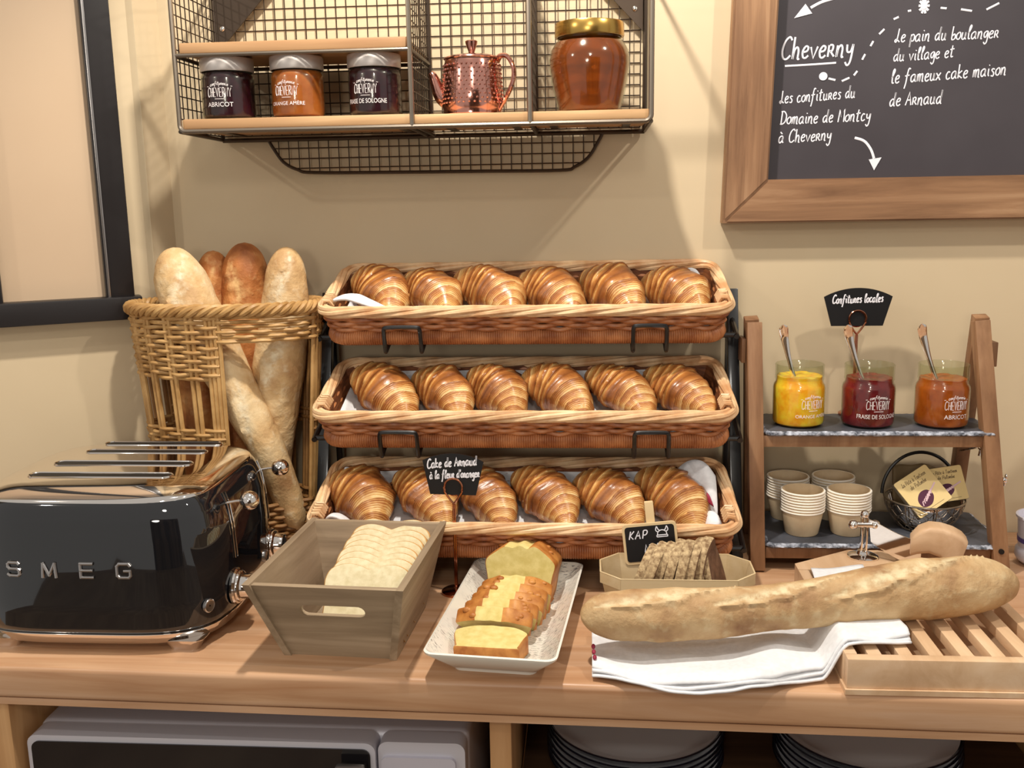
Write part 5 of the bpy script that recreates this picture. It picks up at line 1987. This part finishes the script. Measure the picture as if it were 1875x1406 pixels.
def slate(label, x0, x1, y0, y1, z, sd):
    t = thing('slate_slab', label, 'slate', ((x0 + x1) / 2, (y0 + y1) / 2, z), group=None)
    q_ = random.Random(sd)
    n = 90
    pts = []
    m_ = 0.010
    tx = np.linspace(x0 + m_, x1 - m_, n)
    tyy = np.linspace(y0 + m_, y1 - m_, 30)
    per = [(x, y0, 0) for x in tx] + [(x1, y, 1) for y in tyy] + [(x, y1, 2) for x in tx[::-1]] + [(x0, y, 3) for y in tyy[::-1]]
    cx, cy = (x0 + x1) / 2, (y0 + y1) / 2
    rings = []
    for z_, inset, jit in ((0.0, 0.003, 0.0022), (0.0022, 0.0, 0.0026), (0.0046, 0.0012, 0.0026), (0.0066, 0.0052, 0.0024)):
        r = []
        for x, y, s_ in per:
            j = inset + q_.uniform(0, jit)
            dx, dy = (0, 1), None
            nx, ny = ((0, 1), (-1, 0), (0, -1), (1, 0))[s_]
            r.append((x + nx * j, y + ny * j, z + z_ + q_.uniform(-.0004, .0004)))
        rings.append(r)
    MB().rings(rings, cap0=True, cap1=False).xform(Matrix.Identity(4))
    mb = MB().rings(rings, cap0=True, cap1=False)
    bw(mb, 'chipped_edge', 'slate_edge', t, smooth=25, label='pale chipped slate edge', fix=False)
    mb = MB()
    mb.rings([rings[-1], [(cx + (a - cx) * 0.97, cy + (b_ - cy) * 0.97, z + 0.0068) for a, b_, c_ in rings[-1]]], cap0=False, cap1=True)
    bw(mb, 'top_face', 'slate', t, smooth=0, fix=False)
    return t


slate('dark slate slab on the upper shelf of the wooden stand, under the open jams', 0.2535, 0.588, 1.416, 1.545, 0.1993, 3)
slate('dark slate slab on the lower shelf of the wooden stand, under the paper cups', 0.2565, 0.606, 1.392, 1.556, 0.0362, 4)
ZU, ZL = 0.2063, 0.0432

j1 = jar('open_jam_jar', 'open jar of yellow marmalade lettered ORANGE AMÈRE on the upper slate', (0.312, 1.470, ZU), 'jam_orange', 'ORANGE AMÈRE', 0.053, math.radians(22), False, 0.074)
j2 = jar('open_jam_jar', 'open jar of red jam lettered FRAISE DE SOLOGNE on the upper slate', (0.4125, 1.466, ZU), 'jam_red', 'FRAISE DE SOLOGNE', 0.062, math.radians(8), False, 0.072)
j3 = jar('open_jam_jar', 'open jar of brown-orange jam lettered ABRICOT on the upper slate', (0.518, 1.464, ZU), 'jam_apricot', 'ABRICOT', 0.036, math.radians(14), False, 0.071)


def spoon(label, c, tip):
    """flat-handled spoon: bowl end at c inside the jam, handle end at tip"""
    t = thing('jam_spoon', label, 'spoon', c)
    T_ = Vector(tip) - Vector(c)
    n = 22
    pts, wid = [], []
    V, F = [], []
    side = Vector((1, 0.15, 0.0)).normalized()
    dr_ = T_.normalized()
    side = (side - dr_ * side.dot(dr_)).normalized()
    nr = dr_.cross(side)
    rows = []
    for i in range(n):
        s = i / (n - 1)
        p = T_ * s + nr * (0.004 * math.sin(s * PI) + (-0.004 * max(0, s - 0.8) / 0.2))
        w = 0.0034 + 0.0046 * max(0.0, (s - 0.35) / 0.65) ** 1.2
        if s > 0.9:
            w *= math.sqrt(max(0.02, 1 - ((s - 0.9) / 0.1) ** 2))
        th_ = 0.0008 + 0.0010 * (1 - s)
        rows.append([tuple(p + side * (w * a) + nr * (th_ * b_)) for a, b_ in ((-1, 0), (-0.7, -0.9), (0, -1), (0.7, -0.9), (1, 0), (0.7, 0.9), (0, 1), (-0.7, 0.9))])
    MB().rings(rows).build('handle', 'chrome', t, smooth=60)
    mb = MB()
    M_ = Matrix((side, nr, dr_)).transposed().to_4x4()
    mb.sphere((0, 0, -0.018), 0.012, 10, sc=(1.0, 0.28, 1.7))
    mb.xform(M_)
    mb.build('bowl', 'chrome', t, smooth=60)
    return t


spoon('steel spoon standing in the yellow marmalade jar', (0.3055, 1.468, ZU + 0.064), (0.2815, 1.458, 0.3585))
spoon('steel spoon standing in the red jam jar', (0.4035, 1.463, ZU + 0.064), (0.3720, 1.452, 0.3585))
spoon('steel spoon standing in the brown-orange apricot jam jar', (0.5085, 1.461, ZU + 0.064), (0.4765, 1.452, 0.3590))

# paper cups
cup = thing('paper_cup', 'x', 'cup')
MB().lathe([(0.001, 0.0006), (0.0225, 0.0006), (0.0235, 0.0), (0.0245, 0.0012), (0.0308, 0.0352), (0.0312, 0.0352), (0.0312, 0.0380), (0.0296, 0.0380), (0.0232, 0.0022), (0.001, 0.0020)], 40).build('wall', 'kraft', cup, fix=True)
MB().lathe([(0.0306, 0.0352), (0.0322, 0.0356), (0.0328, 0.0368), (0.0322, 0.0380), (0.0302, 0.0381), (0.0298, 0.0374)], 40).build('rolled_rim', 'kraftrim', cup, label='pale rolled rim')
first = True
for side, cx, cy, n in (('front left', 0.3190, 1.447, 8), ('front right', 0.3870, 1.449, 8), ('rear left', 0.3110, 1.520, 8), ('rear right', 0.3810, 1.522, 8)):
    for k in range(n):
        lc = (cx + rnd.uniform(-.0004, .0004), cy + rnd.uniform(-.0004, .0004), ZL + 0.0002 + 0.0042 * k)
        pos = 'topmost' if k == n - 1 else ('lowest' if k == 0 else ORD[n - 1 - k] + ' from the top')
        lab = '%s paper cup in the %s stack on the lower slate' % (pos, side)
        if first:
            cup.location = lc
            tag(cup, lab, 'cup', 'stacked paper cups on the lower slate')
            first = False
        else:
            dup(cup, lc, (0, 0, 0), lab)

# wire basket with boxes of spread
WX, WY = 0.5065, 1.478
wk = thing('wire_basket', 'small round chicken-wire basket with arched handle on the lower slate', 'basket', (WX, WY, ZL))


def bowl_r(z):
    return 0.034 + 0.0235 * math.sin(min(1.0, z / 0.046) * PI / 2)


mb = MB()
mb.tube([(bowl_r(0.046) * math.cos(a), bowl_r(0.046) * math.sin(a), 0.046) for a in np.linspace(0, 2 * PI, 60, endpoint=False)], 0.0016, 8, closed=True)
mb.tube([(0.034 * math.cos(a), 0.034 * math.sin(a), 0.0016) for a in np.linspace(0, 2 * PI, 48, endpoint=False)], 0.0014, 8, closed=True)
for a in np.linspace(0, 2 * PI, 8, endpoint=False):
    mb.tube([(bowl_r(z) * math.cos(a), bowl_r(z) * math.sin(a), z) for z in np.linspace(0.0016, 0.046, 8)], 0.0012, 6)
bw(mb.xform(Matrix.Translation((WX, WY, ZL))), 'frame', 'tube', wk)
mb = MB()
NZ = 14
for lv in range(4):
    z0 = 0.004 + lv * 0.0105
    pts = []
    for i in range(NZ * 4):
        ph = (i % 4)
        dz = (0, 0, 0.0062, 0.0062)[ph]
        a = 2 * PI * (i + (2 if lv % 2 else 0)) / (NZ * 4)
        z = z0 + dz + 0.0008 * math.sin(i * 2.1)
        pts.append((bowl_r(z) * math.cos(a), bowl_r(z) * math.sin(a), z))
    mb.tube(pts, 0.0006, 5, closed=True)
    for i in range(NZ):
        a = 2 * PI * (i * 4 + 2.5 + (2 if lv % 2 else 0)) / (NZ * 4)
        z = z0 + 0.0062
        mb.tube([(bowl_r(z) * math.cos(a), bowl_r(z) * math.sin(a), z), (bowl_r(z + .002) * math.cos(a), bowl_r(z + .002) * math.sin(a), z + 0.002), (bowl_r(z + 0.0043) * math.cos(a), bowl_r(z + 0.0043) * math.sin(a), min(z + 0.0043, 0.046))], 0.0006, 5)
bw(mb.xform(Matrix.Translation((WX, WY, ZL))), 'wire_netting', 'tube', wk)
mb = MB()
mb.tube([(0.0565 * math.cos(a), 0.022 + 0.004 * math.sin(a), 0.046 + 0.064 * math.sin(a)) for a in np.linspace(0.0, PI, 30)], 0.0026, 8)
bw(mb.xform(Matrix.Translation((WX, WY, ZL))), 'arched_handle', 'blackmetal', wk)
mb = MB()
mb.lathe([(0.001, 0.003), (0.030, 0.003), (0.034, 0.006), (0.0475, 0.024), (0.0525, 0.043), (0.0515, 0.043), (0.046, 0.025), (0.031, 0.006), (0.001, 0.005)], 40)
bw(mb.xform(Matrix.Translation((WX, WY, ZL))), 'metal_liner', 'chrome', wk, label='shiny metal liner bowl')


def spread_box(label, M, w, h, d, flip):
    t = thing('spread_box', label, 'box')
    t.matrix_world = M
    mb = MB()
    mb.box((0, d / 2, 0), (w, d, h), 0.0025)
    mb.build('carton', 'boxside', t)
    mb = MB()
    mb.prism(rounded(w - 0.0005, h - 0.0005, 0.003, 4), -0.0006, 0.001)
    fc = mb.build('front_face', 'greencard', t)
    mb = MB()
    strokes(mb, fit('La Pâte à Tartiner', w * 0.72, h * 0.055), (-w * 0.36, -0.0008, h * 0.30), 0.0003)
    strokes(mb, fit('de Palombe', w * 0.48, h * 0.055), (-w * 0.22, -0.0008, h * 0.15), 0.0003)
    strokes(mb, [[(-w * 0.3, -h * 0.42), (w * 0.3, -h * 0.42)]], (0, -0.0008, 0), 0.0002)
    mb.build('lettering', 'ink', fc)
    mb = MB()
    ol = [tuple(p) for p in smooth_pts([(-w * 0.24, -h * 0.32), (-w * 0.02, -h * 0.36), (w * 0.16, -h * 0.2), (w * 0.10, -h * 0.02), (-w * 0.10, h * 0.0), (-w * 0.26, -h * 0.14)], 5, closed=True)]
    mb.prism(ol, -0.0009, -0.0004)
    mb.build('jam_picture', 'plum', fc)
    mb = MB()
    mb.tube([(-w * 0.10, -0.0012, -h * 0.24), (w * 0.1, -0.0012, -h * 0.12), (w * 0.38, -0.0012, h * 0.02)], 0.0012, 6, flat=0.3, nrm=(0, -1, 0))
    for i in range(6):
        mb.tube([(-w * 0.22 + i * w * 0.07, -0.0011, -h * (0.30 - 0.03 * i)), (-w * 0.19 + i * w * 0.07, -0.0011, -h * (0.22 - 0.03 * i)), (-w * 0.15 + i * w * 0.07, -0.0011, -h * (0.20 - 0.03 * i))], 0.0009, 5, flat=0.3, nrm=(0, -1, 0))
    mb.build('knife_picture', 'pinkprint', fc)
    return t


spread_box('cream box of spread leaning left in the wire basket', Matrix.Translation((0.4930, 1.447, 0.1085)) @ Matrix.Rotation(math.radians(-32), 4, 'X') @ Matrix.Rotation(math.radians(-33), 4, 'Y'), 0.060, 0.062, 0.012, False)
spread_box('cream box of spread leaning right in the wire basket', Matrix.Translation((0.5340, 1.466, 0.1140)) @ Matrix.Rotation(math.radians(-26), 4, 'X') @ Matrix.Rotation(math.radians(-9), 4, 'Y'), 0.054, 0.052, 0.012, True)
bag = thing('paper_bag', 'brown paper bag upright behind the cream boxes in the wire basket', 'bag', (0.515, 1.498, 0.085))
mb = MB()
mb.grid(lambda u, v: (-0.046 + 0.088 * u, 0.006 * math.sin(u * 7) + 0.012 * v, -0.02 + v * (0.068 - 0.012 * abs(u - 0.45)) + 0.0015 * math.sin(u * 15)), 24, 14)
o = mb.build('bag_sheet', 'brownpaper', bag, fix=False)
o.modifiers.new('thickness', 'SOLIDIFY').thickness = 0.004

# tub at the right edge
tu = thing('white_tub', 'white plastic tub with a purple stripe, cut off at the right edge', 'tub', (0.668, 1.440, 0.0))
MB().lathe([(0.001, 0.0), (0.026, 0.0), (0.034, 0.006), (0.037, 0.012), (0.036, 0.022), (0.033, 0.026), (0.036, 0.070), (0.037, 0.071), (0.0385, 0.071), (0.0385, 0.074), (0.036, 0.074), (0.033, 0.03), (0.001, 0.028)], 40).build('body', 'whiteplastic', tu)
MB().lathe([(0.0338, 0.034), (0.0344, 0.034), (0.0349, 0.041), (0.0343, 0.041)], 40).build('stripe', 'purple', tu, label='purple stripe')
